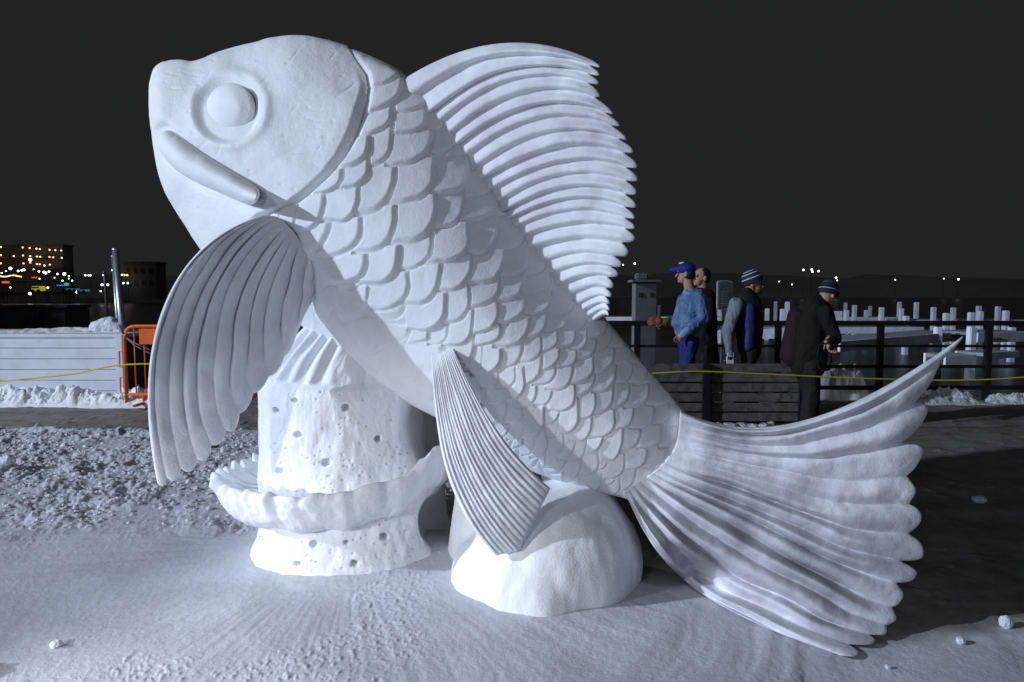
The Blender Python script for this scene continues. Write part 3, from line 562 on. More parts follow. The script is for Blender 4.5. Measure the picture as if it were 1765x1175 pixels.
for z_ in (zt-.42, zb+.12): MB().tube([(bx0-.02, 8.85, z_+.10), (bx0-.075, 8.85, z_+.10), (bx0-.075, 8.85, z_-.10), (bx0-.02, 8.85, z_-.10)], .010, 8).build('hook', M['orange'], BA, True)
# low concrete blocks behind the wall
for (x0, x1, yt, Y, lab) in [(-60, 62, 531, 14, 'long low dark concrete block beyond the white plank wall at the photo edge'), (66, 115, 530, 14.2, 'shorter dark concrete block beyond the white wall, right of the longer one')]:
    a_ = P(x0, yt, Y); b_ = P(x1, yt, Y); z_ = float(a_[2]); mb = MB(); mb.box(((a_[0]+b_[0])/2, Y+.4, (z_-1)/2), (b_[0]-a_[0], .8, z_+1), bev=.04).box(((a_[0]+b_[0])/2, Y+.4, z_+.02), (b_[0]-a_[0]+.06, .86, .07), bev=.02)
    setp(mb.build('concrete_block', M['concrete']), lab, 'concrete block')
# yellow rope
rp = [(-60, 664, 6.7), (0, 657, 6.6), (120, 645, 6.6), (252, 627, 6.6), (600, 640, 6.9), (900, 652, 6.8), (1125, 643, 6.6), (1207, 640, 6.6), (1330, 645, 6.7), (1460, 651, 6.8), (1600, 655, 6.9), (1700, 654, 6.9), (1765, 650, 6.9), (1900, 642, 6.9)]
rt = cat(np.array(rp, float), np.linspace(0, len(rp)-1, 160))
setp(MB().tube([V(*q) for q in rt], .0075, 8).build('rope', M['yellow'], None, True), 'taut yellow rope strung across behind the snow fish', 'rope')
# bench of horizontal slats
YB = 7.55; BE = thing('slatted_bench', 'long grey wooden slatted bench back with dark posts behind the fish tail', 'bench', (float(P(1250, 700, YB)[0]), YB, 0))
xa, xb = float(P(1030, 700, YB)[0]), float(P(1388, 700, YB)[0]); zt = CAMH-(627-HOR)/FPX*YB
for i in range(6):
    h_ = .092; zc = zt-.045-i*.108
    MB().box(((xa+xb)/2, YB+random.uniform(-.004, .004), zc), (xb-xa, .04, h_), bev=.006).build('slat', M['wood'], BE)
for x in (float(P(1215, 700, YB)[0]), xb-.05, xa+.05):
    MB().box((x, YB-.055, (zt-.01)/2+.01), (.085, .06, zt+.0), bev=.006).build('post', M['dark'], BE)
    MB().box((x, YB+.25, .42), (.07, .5, .05), bev=.006).box((x, YB+.46, .2), (.06, .06, .4), bev=.006).build('leg', M['dark'], BE)
for i in range(4): MB().box(((xa+xb)/2, YB+.10+i*.12, .46), (xb-xa, .10, .035), bev=.006).build('seat_slat', M['wood'], BE)
mb = MB(); 
for i in range(70):
    q = random.uniform(1212, 1335); mb.ico(V(q, 742-abs(random.gauss(0, 5)), YB-.22-random.random()*.12)+Vector((0, 0, 0)), random.uniform(.025, .07), 1, .35, (1.2, 1, .7))
setp(mb.build('snow_rubble', M['chunk']), kind='stuff')
# railing at the water
YR = 9.35; RA = thing('waterfront_railing', 'dark metal railing with four bars along the edge of the frozen lake', 'railing', (float(P(1400, 690, YR)[0]), YR, 0))
zr_ = lambda y: CAMH-(y-HOR)/FPX*YR
x0, x1 = float(P(1040, 600, YR)[0]), 9.4
for (ya, yb, w) in ((552.5, 561, .09), (594, 598.5, .03), (629, 634.5, .04), (665, 672, .05)):
    MB().box(((x0+x1)/2, YR, (zr_(ya)+zr_(yb))/2), (x1-x0, w, zr_(ya)-zr_(yb)), bev=.006).build('rail', M['dark'], RA)
for px_ in (1098, 1340, 1516, 1702, 1888):
    x = float(P(px_, 620, YR)[0]); MB().box((x, YR+.0, zr_(555)/2-.02), (.075, .075, zr_(555)+.03), bev=.005).build('post', M['dark'], RA)
snowbank('snow_bank', float(P(1405, 680, 9.6)[0]), float(P(1500, 680, 9.6)[0]), 9.62, .5, .42, M['rough'], 'bright craggy snow bank under the railing right of the hunched man', 31, rough=.5, taper=.2)
snowbank('snow_bank', float(P(1498, 690, 9.2)[0]), float(P(1700, 690, 9.2)[0]), 9.25, .5, .20, M['chunk'], 'low dirty snow bank under the railing behind the tip of the tail', 32, rough=1.2, taper=.2)
snowbank('snow_bank', float(P(1700, 690, 9.2)[0]), float(P(1800, 690, 9.2)[0]), 9.2, .35, .14, M['chunk'], 'small heap of snow by the railing post at the right edge of the photo', 33, rough=1.6, taper=.2)

# ================================================================ docks
def piling(x, yt, w, yb=None, label=None):
    Y = 830/w; a_ = V(x, yt, Y); hw = .1
    mb = MB(); mb.box((a_.x, Y, (a_.z-.9)/2), (.175, .175, a_.z+.9), rz=random.uniform(-.06, .06), bev=.02)
    return setp(mb.build('dock_piling', M['dockw']), None, 'piling', 'white pilings of the docks')
pl = []
for (x, y, w) in [(186,400,28),(225,375,24),(277,400,26),(301,375,22),(331,363,20),(638,418,32),(670,368,24),(697,388,26),(977,385,26),(1027,342,20),(1069,388,30),(1097,345,28),(1444,350,20),(1449,395,28),(1497,365,26)]: pl.append((1040+x/3.457, 420+y/3.457, w))
for (x, y, w) in [(322,367,26),(391,395,24),(415,370,20),(483,378,28),(475,427,26),(590,345,24),(601,385,28),(629,430,34),(691,348,26),(793,377,28),(868,413,34),(911,380,28),(1016,408,34),(1062,370,28),(1072,402,32),(1177,373,28),(1224,398,34),(820,495,45),(1020,495,48),(1260,497,38),(625,495,32),(390,495,28)]: pl.append((1380+x/3.457, 420+y/3.457, w))
pl.sort()
words = []
for i, (x, y, w) in enumerate(pl):
    sz = 'tall' if y < 526 else ('short' if y > 538 else 'middling')
    if y > 560: sz = 'low thick'
    near = ('beside the small kiosk' if x < 1142 else 'right of the denim jacket man' if x < 1262 else 'left of the hunched man' if x < 1400 else 'just right of the hunched man' if x < 1470 else 'above the tail between the middle railing posts' if x < 1600 else 'near the upper tail tip' if x < 1680 else 'at the right end of the railing')
    words.append([sz+' white piling '+near, i])
from collections import Counter
cn = Counter(w_[0] for w_ in words); seen = Counter()
ordn = ['first', 'second', 'third', 'fourth', 'fifth', 'sixth', 'seventh', 'eighth', 'ninth']
for (lab, i), (x, y, w) in zip(words, pl):
    if cn[lab] > 1: lab = lab+', '+ordn[seen[lab]]+' from the left'; seen[words[i][0]] += 1
    o = piling(x, y, w); o['label'] = lab
def dock(x0, x1, yt, yb, Y0, Y1, label, wdt=1.2, sk=.22):
    a_ = V(x0, yt, Y0); b_ = V(x1, yb, Y1); zt_ = (a_.z+b_.z)/2; a_.z = b_.z = zt_; d_ = (b_-a_); L_ = d_.length; ang = math.atan2(d_.y, d_.x); c_ = (a_+b_)/2
    nrm_ = Vector((-math.sin(ang), math.cos(ang), 0)); t = thing('dock', label, 'dock', (c_.x, c_.y, zt_), 'docks on the frozen lake')
    MB().box(c_-Vector((0, 0, sk/2)), (L_, .06, sk), rz=ang, bev=.01).build('skirt_board', M['dockw'], t)
    MB().box(c_+nrm_*(wdt/2+.04)+Vector((0, 0, -.05)), (L_, wdt, .08), rz=ang, bev=.01).build('decking', M['dockg'], t)
    MB().box(c_+nrm_*(wdt+.08)-Vector((0, 0, sk/2+.0)), (L_, .06, sk-.02), rz=ang, bev=.01).build('rear_board', M['dockw'], t)
dock(1300, 1592, 563, 565, 21, 21.5, 'long white edged dock just under the top rail in the middle', 1.4, .20)
dock(1446, 1668, 588, 571, 15.5, 19.5, 'white dock finger slanting up to the right behind the railing', 1.1, .24)
dock(1684, 1790, 571, 573, 18, 18.4, 'white dock end at the right edge of the photo behind the railing', 1.3, .26)
dock(1628, 1682, 610, 612, 14.5, 14.6, 'small low white dock landing just behind the tip of the tail', .5, .24)
dock(1700, 1756, 607, 605, 15.5, 16, 'short low grey dock piece behind the last railing post', .6, .15)
dock(1222, 1246, 575, 575, 17.5, 17.5, 'white dock corner between the denim jacket man and the striped hat man', .8, .25)
dock(1104, 1128, 566, 566, 18, 18, 'white dock corner seen left of the brown glove', .8, .30)
dock(1306, 1336, 566, 568, 20, 20, 'white dock end right of the striped hat man', .8, .28)
dock(1045, 1300, 546, 546, 31, 31, 'distant dock line running behind the kiosk', 1.5, .22)
dock(1435, 1560, 548, 545, 34, 34, 'far dock line right of the hunched man', 1.5, .3)
dock(1560, 1790, 551, 551, 30, 30, 'far dock line on the right beyond the pilings', 1.5, .2)
dock(1436, 1452, 536, 536, 26, 26, 'far white dock box beside the hunched man face', 1.0, .5)
# kiosk
YK = 15; K = thing('kiosk', 'small grey dockside kiosk with overhanging flat roof left of the denim jacket man', 'kiosk', (float(P(1110, 540, YK)[0]), YK, 0))
kx = float(P(1110, 540, YK)[0]); kt = CAMH-(487-HOR)/FPX*YK; kw = 36/FPX*YK
MB().box((kx, YK, kt/2-.2), (kw, kw, kt+.4), bev=.01).build('booth', M['kiosk'], K)
MB().box((kx, YK, kt+.03), (kw*1.38, kw*1.38, .05), bev=.01).build('roof', M['kiosk'], K)
MB().box((kx-.07, YK, kt+.13), (kw*.55, kw*.6, .14), bev=.03).build('roof_hood', M['kiosk'], K)
for dx in (-.12, .12): MB().box((kx+dx, YK-kw/2-.006, kt-.26), (.085, .015, .09), bev=.003).build('window', M['dark'], K)
# arched plaque
YS = 13; K = thing('plaque_sign', 'arched grey plaque on a post between the denim jacket man and the striped hat man', 'sign', (float(P(1249, 520, YS)[0]), YS, 0)); kx = K.location.x
def archv(w, h, y, n=14): return [(-w/2, y, 0), (w/2, y, 0)]+[(w/2*math.cos(t)**.7 if t < math.pi/2 else -w/2*abs(math.cos(t))**.7, y, h+.05*math.sin(t)) for t in np.linspace(0, math.pi, n)]
def arch(name, w, h, y, d_, z0, m, par):
    bm = bmesh.new(); vs_ = [bm.verts.new((kx+p[0], p[1], z0+p[2])) for p in archv(w, h, y)]; f = bm.faces.new(vs_); r = bmesh.ops.extrude_face_region(bm, geom=[f])
    for q in r['geom']:
        if isinstance(q, bmesh.types.BMVert): q.co.y += d_
    bmesh.ops.recalc_face_normals(bm, faces=bm.faces); me = bpy.data.meshes.new(name); bm.to_mesh(me); bm.free(); return link(name, me, m, par, False)
arch('frame', .28, .50, YS, .05, 1.12, M['plaqt'], K); arch('panel', .235, .46, YS-.008, .02, 1.14, M['plaque'], K)
mb = MB()
for i in range(9): mb.box((kx+random.uniform(-.01, .01), YS-.012, 1.20+i*.032), (random.uniform(.11, .18), .006, .008))
mb.build('lettering', M['plaqt'], K); MB().box((kx, YS+.02, .3), (.09, .05, 1.66), bev=.005).build('post', M['plaque'], K)

# ================================================================ far town
YT = 150
HT = thing('hotel', 'distant long hotel with three rows of warm balcony lamps at the left edge', 'building', (float(P(30, 500, YT)[0]), YT, 0))
hx0, hx1 = float(P(-60, 500, YT)[0]), float(P(110, 500, YT)[0]); hz = CAMH+(HOR-424)/FPX*YT
MB().box(((hx0+hx1)/2, YT+2, hz/2), (hx1-hx0, 3.4, hz)).build('wall', M['facade'], HT); MB().box(((hx0+hx1)/2, YT+2, hz+.15), (hx1-hx0+.4, 3.8, .3)).build('roof', M['facade'], HT)
for i in range(4): MB().box(((hx0+hx1)/2, YT+.1, 1.5+i*(hz-1.5)/4), (hx1-hx0, 1.4, .25)).build('balcony', M['facade'], HT)
def cpx(x, y): return x/3.457, 380+y/3.457
def bulb(x, y, Y, r, m, name, par): return MB().ell(V(x, y, Y), (r, r, r), seg=8).build(name, m, par, True)
for (x, y) in [(5,157),(135,160),(177,163),(217,167),(237,170),(295,174),(330,176),(365,178),(5,206),(82,211),(137,208),(180,211),(220,214),(240,215),(295,217),(317,219),(368,222),(5,255),(140,255),(180,250),(220,259),(237,260),(297,262)]:
    q = cpx(x, y); bulb(*q, YT-1, .16, M['lampo'], 'balcony_lamp', HT)
H2 = thing('lodge', 'barely visible dark building on the far shore right of the steel poles', 'building', (float(P(245, 500, 140)[0]), 140, 0))
x0, x1 = float(P(212, 500, 140)[0]), float(P(270, 500, 140)[0]); MB().box(((x0+x1)/2, 142, 3.6), (x1-x0, 4, 7.2)).build('wall', M['facade'], H2)
MB().box(((x0+x1)/2, 142, 7.35), (x1-x0+.6, 4.5, .3)).build('roof', M['facade'], H2)
for i in range(4):
    for j in range(2): MB().box((x0+1.2+i*1.5, 139.97, 5.6-j*2.4), (.7, .08, 1.1)).build('window', M['plaque'], H2)
def lampn(x, y, Y, r, label, grp, m='lampw'):
    p = V(x, y, Y); t = thing('street_lamp', label, 'street lamp', (p.x, Y, 0), grp); zb_ = min(-.7, p.z-1)
    MB().ell(p, (r, r, r), seg=8).build('lamp_globe', M[m], t, True); MB().tube([(p.x, Y+r, zb_), (p.x, Y+r, p.z)], .03, 6).build('lamp_post', M['dark'], t)
ll = [(62,285,1.6),(108,300,1),(130,296,1),(142,293,1.2),(180,233,1.7),(232,303,1),(262,308,1.3),(272,312,1.3),(292,303,1),(342,318,.9),(383,318,1.7),(372,358,.8),(430,358,.8),(508,325,.9),(528,326,.8),(540,326,.8),(614,325,.8),(608,382,1.2),(642,382,1.2),(671,295,1.2),(735,372,1),(762,372,1),(600,420,.8),(458,425,1.4),(178,435,1.5),(285,400,1),(236,346,.7),(62,398,.8),(10,312,.7),(265,268,.8),(35,300,.6),(200,290,.6),(325,340,.6),(410,345,.6),(410,330,.6)]
for i, (x, y, k) in enumerate(sorted(ll)):
    q = cpx(x, y); pos_ = 'in front of the distant hotel' if x < 400 else 'between the hotel and the steel poles' if x < 660 else 'just right of the steel poles'
    lampn(*q, 138, .17*k, None, 'white lamps of the far town')
for o in [o for o in bpy.data.objects if o.get('group') == 'white lamps of the far town']: o['label'] = 'glowing white street lamp on the far shore, among the cluster by the distant hotel' if o.location.x < (cpx(400,0)[0]-CX)/FPX*138 else 'glowing white street lamp on the far shore near the steel poles'; o['group'] = o['label'][8:45]
for i, (x, y) in enumerate(((726,323),(742,324),(758,325))): q = cpx(x, y); lampn(*q, 138, .18, ('left', 'middle', 'right')[i]+' one of three orange lamps just right of the steel poles', 'three orange lamps', 'lampo')
for i, (x, y) in enumerate([(1094,454),(1385,465),(1399,464),(1400.5,468),(1411,467),(1441,478.5),(1443,483),(1343,485),(1365,490),(1543,482),(1627,480),(1652,481),(1074,456)]):
    w_ = ['single white lamp on the far shore above the small kiosk','leftmost bright lamp of the cluster above the hunched man','upper of the two close lamps above the hunched man','lower of the two close lamps above the hunched man','right lamp of the cluster above the hunched man','upper lamp of the pair just right of the grey knit hat','lower lamp of the pair just right of the grey knit hat','faint lamp left of the grey knit hat','faintest low lamp left of the grey knit hat','faint far lamp above the middle of the pilings','left lamp of the far pair over the tail tip','right lamp of the far pair over the tail tip','dim far lamp beside the lower back fin spines'][i]
    lampn(x, y, 240, (.30 if i in (0,1,2,3,5,11,4) else .18), w_, 'lamps on the far right shore')
t = MB()
for x in range(0, 128, 9): q = cpx(x, 330+4*math.sin(x*.06)); t.ell(V(*q, 146), (.13, .13, .13), seg=6)
setp(t.build('string_lights', M['lampo'], None, True), 'row of warm orange string lights in front of the distant hotel', 'string lights')
def farbox(name, x, y, w, h, m, lab, c_): 
    q = cpx(x, y); p = V(*q, 137); k = 137/FPX/3.457; return setp(MB().box(p, (w*k, .5, h*k), bev=.05).build(name, M[m]), lab, c_)
farbox('shop_sign', 33, 367, 36, 12, 'signr', 'small glowing red sign at the left edge of the far town', 'sign')
farbox('shop_sign', 205, 339, 26, 6, 'signr', 'thin glowing orange red sign above the yellow bus', 'sign')
farbox('shop_sign', 370, 386, 60, 6, 'signb', 'long thin blue lit sign on the far shore', 'sign')
farbox('shop_sign', 396, 378, 22, 14, 'signg', 'small green lit sign at the end of the blue sign', 'sign')
def vehicle(name, x, y, L_, H_, m, lab, c_, bus=False):
    q = cpx(x, y); p = V(*q, 136); t = thing(name, lab, c_, (p.x, p.y, p.z-H_/2)); mb = MB()
    mb.box(p+Vector((0, 0, 0 if bus else -H_*.15)), (L_, 1.9, H_*(1 if bus else .55)), bev=.15).build('body', M[m], t)
    if bus: MB().box(p+Vector((0, 0, H_*.62)), (L_*1.1, 1.7, H_*.12), bev=.05).build('roof_rack', M['lampw'] if False else M['white'], t); MB().box(p+Vector((0, -.96, H_*.22)), (L_*.85, .04, H_*.3)).build('window', M['dark'], t)
    else: MB().box(p+Vector((-.1, 0, H_*.25)), (L_*.5, 1.6, H_*.35), bev=.12).build('cabin', M['dark'], t)
    for sx in (-.32, .32): MB().tube([p+Vector((sx*L_, -1.0, -H_*.5)), p+Vector((sx*L_, -.8, -H_*.5))], .34, 12).build('wheel', M['dark'], t)
vehicle('bus', 230, 405, 1.75, .9, 'busy', 'small bright yellow bus on the far shore below the hotel', 'bus', True)
vehicle('car', 418, 406, 1.3, .7, 'teal', 'teal lit car parked on the far shore, left of the other two', 'car'); vehicle('car', 447, 407, 1.3, .7, 'teal', 'teal lit car parked in the middle of the three', 'car'); vehicle('car', 500, 413, 1.6, .7, 'teal', 'teal lit car parked rightmost and lowest of the three', 'car')

# ================================================================ people
def ppl(Y):
    k = FPX/Y
    return (lambda x, y, d=0.: V(x, y, Y+d)), k
def head_parts(mb, c, h, face, tilt=0.):
    """skull, jaw, nose, ears, brow, neck start; face = unit direction in xy"""
    f = Vector((face[0], face[1], tilt)).normalized(); s_ = Vector((-face[1], face[0], 0)).normalized(); u = s_.cross(f)*-1
    if u.z < 0: u = -u
    rot = Matrix((s_, f, u)).transposed().to_4x4(); k = h/.235
    mb.ell(c+u*.02*k-f*.012*k, (.074*k, .094*k, .096*k), rot); mb.ell(c-u*.055*k+f*.035*k, (.052*k, .052*k, .058*k), rot)
    mb.cap(c+f*.085*k+u*.005*k, c+f*.108*k-u*.028*k, .009*k, .015*k, 8); mb.ell(c+f*.078*k+u*.022*k, (.05*k, .018*k, .012*k), rot)
    mb.ell(c+f*.083*k-u*.058*k, (.024*k, .012*k, .010*k), rot); mb.ell(c+f*.072*k-u*.088*k, (.024*k, .02*k, .02*k), rot)
    for q in (-1, 1): mb.ell(c+s_*q*.076*k-f*.012*k-u*.012*k, (.012*k, .02*k, .032*k), rot)
    return f, s_, u, rot, k
def hand(mb, w, d, side, k=1., curl=.5):
    """palm + four curled fingers + thumb, from wrist w along d"""
    d = Vector(d).normalized(); s_ = Vector(side).normalized(); n_ = d.cross(s_)
    mb.cap(w, w+d*.05*k, .022*k, .028*k, 10); mb.ell(w+d*.055*k, (.03*k, .03*k, .036*k))
    for i, L_ in enumerate((.062, .075, .07, .055)):
        b_ = w+d*.085*k+s_*(i-1.5)*.0185*k; m_ = b_+(d+n_*curl*.4).normalized()*L_*.5*k; e = m_+(d+n_*curl*1.5).normalized()*L_*.5*k; mb.cap(b_-d*.02*k, m_, .0095*k, .009*k, 8); mb.cap(m_, e, .009*k, .0075*k, 8)
    b_ = w+d*.03*k-s_*.028*k; mb.cap(b_, b_+(d*.8-s_*.6).normalized()*.05*k, .0115*k, .009*k, 8)
def shoe(par, p, f, m):
    f = Vector(f).normalized(); mb = MB(); mb.cap(p+Vector((0, 0, .045))-f*.06, p+Vector((0, 0, .035))+f*.14, .045, .036); mb.box(p+f*.04+Vector((0, 0, .012)), (.27, .09, .024), rz=math.atan2(f.y, f.x), bev=.01)
    return mb.blob('shoe', M[m], par, .008, 2)
def legs(mb, hipc, sp_, f, feet, r0=.095, r1=.062, knee=.02):
    for q, ft in zip((-1, 1), feet):
        h_ = hipc+Vector((0, q*sp_, 0)) if abs(f[0]) > .7 else hipc+Vector((q*sp_, 0, 0)); an_ = ft+Vector((0, 0, .09)); kn = (h_+an_)/2+Vector(f)*knee
        mb.cap(h_, kn, r0, r0*.72, 14); mb.cap(kn, an_, r0*.72, r1, 14)

# --- man in denim jacket (faces left, turned away a little)
p, k = ppl(8.0); T0 = thing('person', 'man in light blue denim jacket and blue cap standing with hand in pocket', 'person', p(1188, 722)*1); T0.location.z = 0
hc = p(1182, 471); mb = MB(); f, s_, u, rot, kk_ = head_parts(mb, hc, .235, (-.93, .36), -.02)
mb.cap(hc-u*.06-f*.02, p(1190, 505), .056, .062, 14); ft = [Vector((p(1174, 722).x, 7.9, 0)), Vector((p(1200, 722).x, 8.1, 0))]
mb.cap(p(1193, 525), p(1188, 585), .10, .11, 16); legs(mb, p(1185, 592), .08, (-1, 0, 0), ft, .07, .045)
mb.cap(p(1203, 522, -.12), p(1211, 552, -.16), .04, .036); mb.cap(p(1211, 552, -.16), p(1178, 574, -.20), .034, .028); hand(mb, p(1180, 574, -.20), (-.75, 0, -.6), (.6, 0, -.75), 1., .6)
mb.cap(p(1183, 520, .15), p(1180, 560, .16), .04, .035)
mb.blob('body', M['skin'], T0, .0055, 2)
mb = MB(); mb.cap(p(1195, 518), p(1190, 545), .155, .175, 20); mb.cap(p(1190, 545), p(1183, 566), .175, .145, 20); mb.cap(p(1182, 520), p(1173, 556), .10, .105, 16); mb.cap(p(1190, 500), p(1196, 512), .065, .10, 16)
mb.cap(p(1203, 512, -.10), p(1213, 549, -.17), .075, .062, 16); mb.cap(p(1213, 549, -.17), p(1184, 571, -.21), .060, .048, 16); mb.cap(p(1188, 510, .13), p(1178, 552, .16), .07, .06, 14)
jk = mb.blob('denim_jacket', M['denim'], T0, .008, 2, .015, 12, 3)
MB().cap(p(1186, 570, -.215), p(1179, 575, -.215), .052, .050, 14).blob('cuff', M['denim2'], T0, .007, 2, .004, 20)
mb = MB(); mb.cap(p(1183, 500, -.03), p(1198, 498, .02), .028, .024, 10); mb.cap(p(1181, 503, -.05), p(1189, 507, -.1), .022, .02, 10); mb.blob('collar', M['denim2'], T0, .006, 2, .004, 20)
mb = MB(); mb.cap(p(1187, 572), p(1187, 590), .115, .125, 18); legs(mb, p(1186, 592), .085, (-1, 0, 0), ft, .10, .07); mb.blob('jeans', M['jeans'], T0, .009, 2, .016, 11, 5)
for q in ft: shoe(T0, q, (-1, .1, 0), 'black')
# cap and hair
mb = MB(); mb.ell(hc-u*.012-f*.035, (.078, .078, .075), rot); mb.blob('hair', M['hair'], T0, .007, 2, .004, 40)
mb = MB(); mb.ell(hc+u*.050-f*.006, (.088, .106, .082), rot); mb.cap(hc+f*.08+u*.045, hc+f*.155+u*.040, .045, .034, 12); ob = mb.blob('cap', M['cap'], T0, .006, 2)
MB().ell(hc+u*.118+f*.035, (.04, .045, .014), rot).build('cap_patch', M['capw'], ob, True)
for q in (-1, 1): MB().ell(hc+f*.079+s_*q*.03+u*.004, (.012, .007, .008), rot).build('eye', M['dark'], T0, True)

# --- short haired man behind, arm out with glove
p, k = ppl(8.55); T1 = thing('person', 'short haired man in black coat behind the denim jacket, arm out in a brown glove', 'person', p(1212, 706)); T1.location.z = 0
hc = p(1208, 478); mb = MB(); f, s_, u, rot, kk_ = head_parts(mb, hc, .24, (-.93, -.36), .10)
mb.cap(hc-u*.06-f*.02, p(1212, 508), .056, .07, 14); mb.cap(p(1212, 528), p(1210, 590), .11, .11, 16); ft = [Vector((p(1205, 706).x, 8.45, 0)), Vector((p(1222, 706).x, 8.65, 0))]; legs(mb, p(1212, 595), .08, (-1, 0, 0), ft, .07, .045)
mb.cap(p(1195, 535, .1), p(1160, 560, .02), .04, .032); hand(mb, p(1141, 553, -.05), (-1, 0, -.05), (0, .3, 1), 1., .6); mb.cap(p(1160, 560, .02), p(1141, 553, -.05), .032, .026)
mb.blob('body', M['skin'], T1, .0055, 2)
mb = MB(); mb.cap(p(1213, 516), p(1213, 560), .15, .17, 20); mb.cap(p(1213, 560), p(1213, 625), .165, .18, 20); mb.cap(p(1222, 520, -.1), p(1226, 565, -.1), .07, .06, 14); mb.cap(p(1210, 503), p(1213, 512), .075, .10, 14); mb.blob('black_coat', M['coat'], T1, .01, 2, .012, 9, 7)
mb = MB(); mb.cap(p(1195, 533, .1), p(1168, 559, .02), .075, .068, 14); mb.cap(p(1168, 559, .02), p(1145, 554, -.05), .070, .058, 14); mb.blob('tan_sleeve', M['tan'], T1, .008, 2, .012, 14, 8)
mb = MB(); hand(mb, p(1148, 553, -.06), (-1, 0, .0), (0, .3, 1), 1.45, .5); mb.blob('glove', M['brown'], T1, .0055, 2)
mb = MB(); legs(mb, p(1212, 598), .085, (-1, 0, 0), ft, .10, .07); mb.blob('trousers', M['black'], T1, .01, 2, .01, 9, 5)
for q in ft: shoe(T1, q, (-1, 0, 0), 'black')
mb = MB(); mb.ell(hc+u*.035-f*.034, (.084, .092, .09), rot); mb.ell(hc-u*.01-f*.06, (.072, .06, .07), rot); mb.blob('hair', M['hair'], T1, .007, 2, .005, 40)
for q in (-1, 1): MB().ell(hc+f*.079+s_*q*.03+u*.004, (.012, .007, .008), rot).build('eye', M['dark'], T1, True)

# --- bearded man in striped hat, facing right
p, k = ppl(8.0); T2 = thing('person', 'bearded man in striped knit hat and blue vest with grey sleeves, walking right', 'person', p(1285, 722)); T2.location.z = 0
hc = p(1298, 489); mb = MB(); f, s_, u, rot, kk_ = head_parts(mb, hc, .235, (.95, -.30), -.02)
mb.cap(hc-u*.06-f*.03, p(1286, 518), .058, .07, 14); mb.cap(p(1285, 538), p(1287, 590), .11, .11, 16); ft = [Vector((p(1270, 722).x, 7.95, 0)), Vector((p(1302, 722).x, 8.1, 0))]; legs(mb, p(1287, 600), .08, (1, 0, 0), ft, .07, .045)
mb.cap(p(1268, 527, -.15), p(1254, 575, -.17), .042, .034); mb.cap(p(1254, 575, -.17), p(1258, 611, -.2), .032, .025); hand(mb, p(1258, 611, -.2), (0, 0, -1), (1, 0, 0), 1.0, .35)
mb.blob('body', M['skin'], T2, .0055, 2)
mb = MB(); mb.cap(p(1286, 524), p(1289, 560), .165, .175, 20); mb.cap(p(1289, 560), p(1288, 600), .175, .165, 20); mb.cap(p(1288, 505), p(1286, 516), .075, .11, 14); mb.blob('vest', M['black'], T2, .009, 2, .010, 9, 9)
mb = MB(); mb.cap(p(1291, 532, -.135), p(1290, 597, -.125), .075, .075, 14); ob = mb.blob('blue_panel', M['blue'], T2, .009, 2, .008, 9, 9)
mb = MB(); mb.cap(p(1269, 524, -.14), p(1254, 572, -.19), .080, .062, 16); mb.cap(p(1254, 572, -.19), p(1258, 609, -.21), .060, .044, 16); mb.blob('grey_sleeve', M['greyknit'], T2, .008, 2, .013, 15, 3)
mb = MB(); hand(mb, p(1258, 607, -.205), (0, 0, -1), (1, 0, 0), 1.12, .35); gl = mb.blob('glove', M['black'], T2, .0055, 2)
mb = MB()
for i in range(4):
    for j in range(3):
        b_ = p(1258, 607, -.205)+Vector(((i-1.5)*.0215, -.012-.006*j, -.055-.034*j)); mb.cap(b_, b_-Vector((0, 0, .018)), .0115, .0115, 8)
for i in range(4): b_ = p(1258, 607, -.205)+Vector(((i-1.5)*.019, -.034, -.008)); mb.cap(b_, b_-Vector((0, 0, .035)), .008, .008, 8)
mb.build('bone_print', M['bone'], gl, True)
mb = MB(); mb.cap(p(1287, 598), p(1287, 612), .13, .13, 16); legs(mb, p(1287, 605), .085, (1, 0, 0), ft, .10, .07); mb.blob('trousers', M['black'], T2, .01, 2, .01, 9, 5)
for q in ft: shoe(T2, q, (1, 0, 0), 'black')
mb = MB(); mb.ell(hc-u*.075+f*.045, (.052, .050, .052), rot); mb.ell(hc-u*.045-f*.0, (.078, .03, .045), rot); mb.blob('beard', M['beard'], T2, .006, 2, .006, 45)
MB().ell(hc-u*.06+f*.085, (.022, .012, .006), rot).build('mouth', M['skin'], T2, True)
def knit_hat(c, u, f, s_, rads, par, bands, lift=0.):
    """knitted hat as stacked bands; each stripe is a strip of its own colour set proud of the crown"""
    rot_ = Matrix((s_, f, u)).transposed().to_4x4(); nb = 60; rows = []
    def ring(t, ex=0.):   # t 0 rim .. 1 crown
        a_ = t*math.pi/2; r_ = math.cos(a_)**.75; z_ = math.sin(a_)
        return [c+s_*(rads[0]+ex)*r_*math.cos(q)+f*(rads[1]+ex)*r_*math.sin(q)+u*(rads[2]+ex)*z_ for q in np.linspace(0, 2*math.pi, nb, endpoint=False)]
    def strip(t0, t1, ex, m, name, pr_):
        V_ = []; ts_ = np.linspace(t0, t1, 10)
        for t in ts_: V_ += ring(t, ex)
        for t in ts_[::-1]: V_ += ring(t, ex-.006)
        F_ = gridf(20, nb, True); F_ = np.concatenate([F_, np.stack([np.arange(nb)+19*nb, (np.arange(nb)+1) % nb+19*nb, (np.arange(nb)+1) % nb, np.arange(nb)], -1)])
        return recalc(arr(name, [tuple(v_) for v_ in V_], F_, m, pr_))
    hat = strip(-.12, .995, 0., M[bands[0]], 'knit_hat', par)
    for (a_, b_, m_) in bands[1]: strip(a_, b_, .003, M[m_], 'stripe', hat)
    strip(-.14, .10, .006, M[bands[0]], 'brim', hat)
    return hat
fu = (u+f*-.42).normalized(); ff = (f+u*.42).normalized()
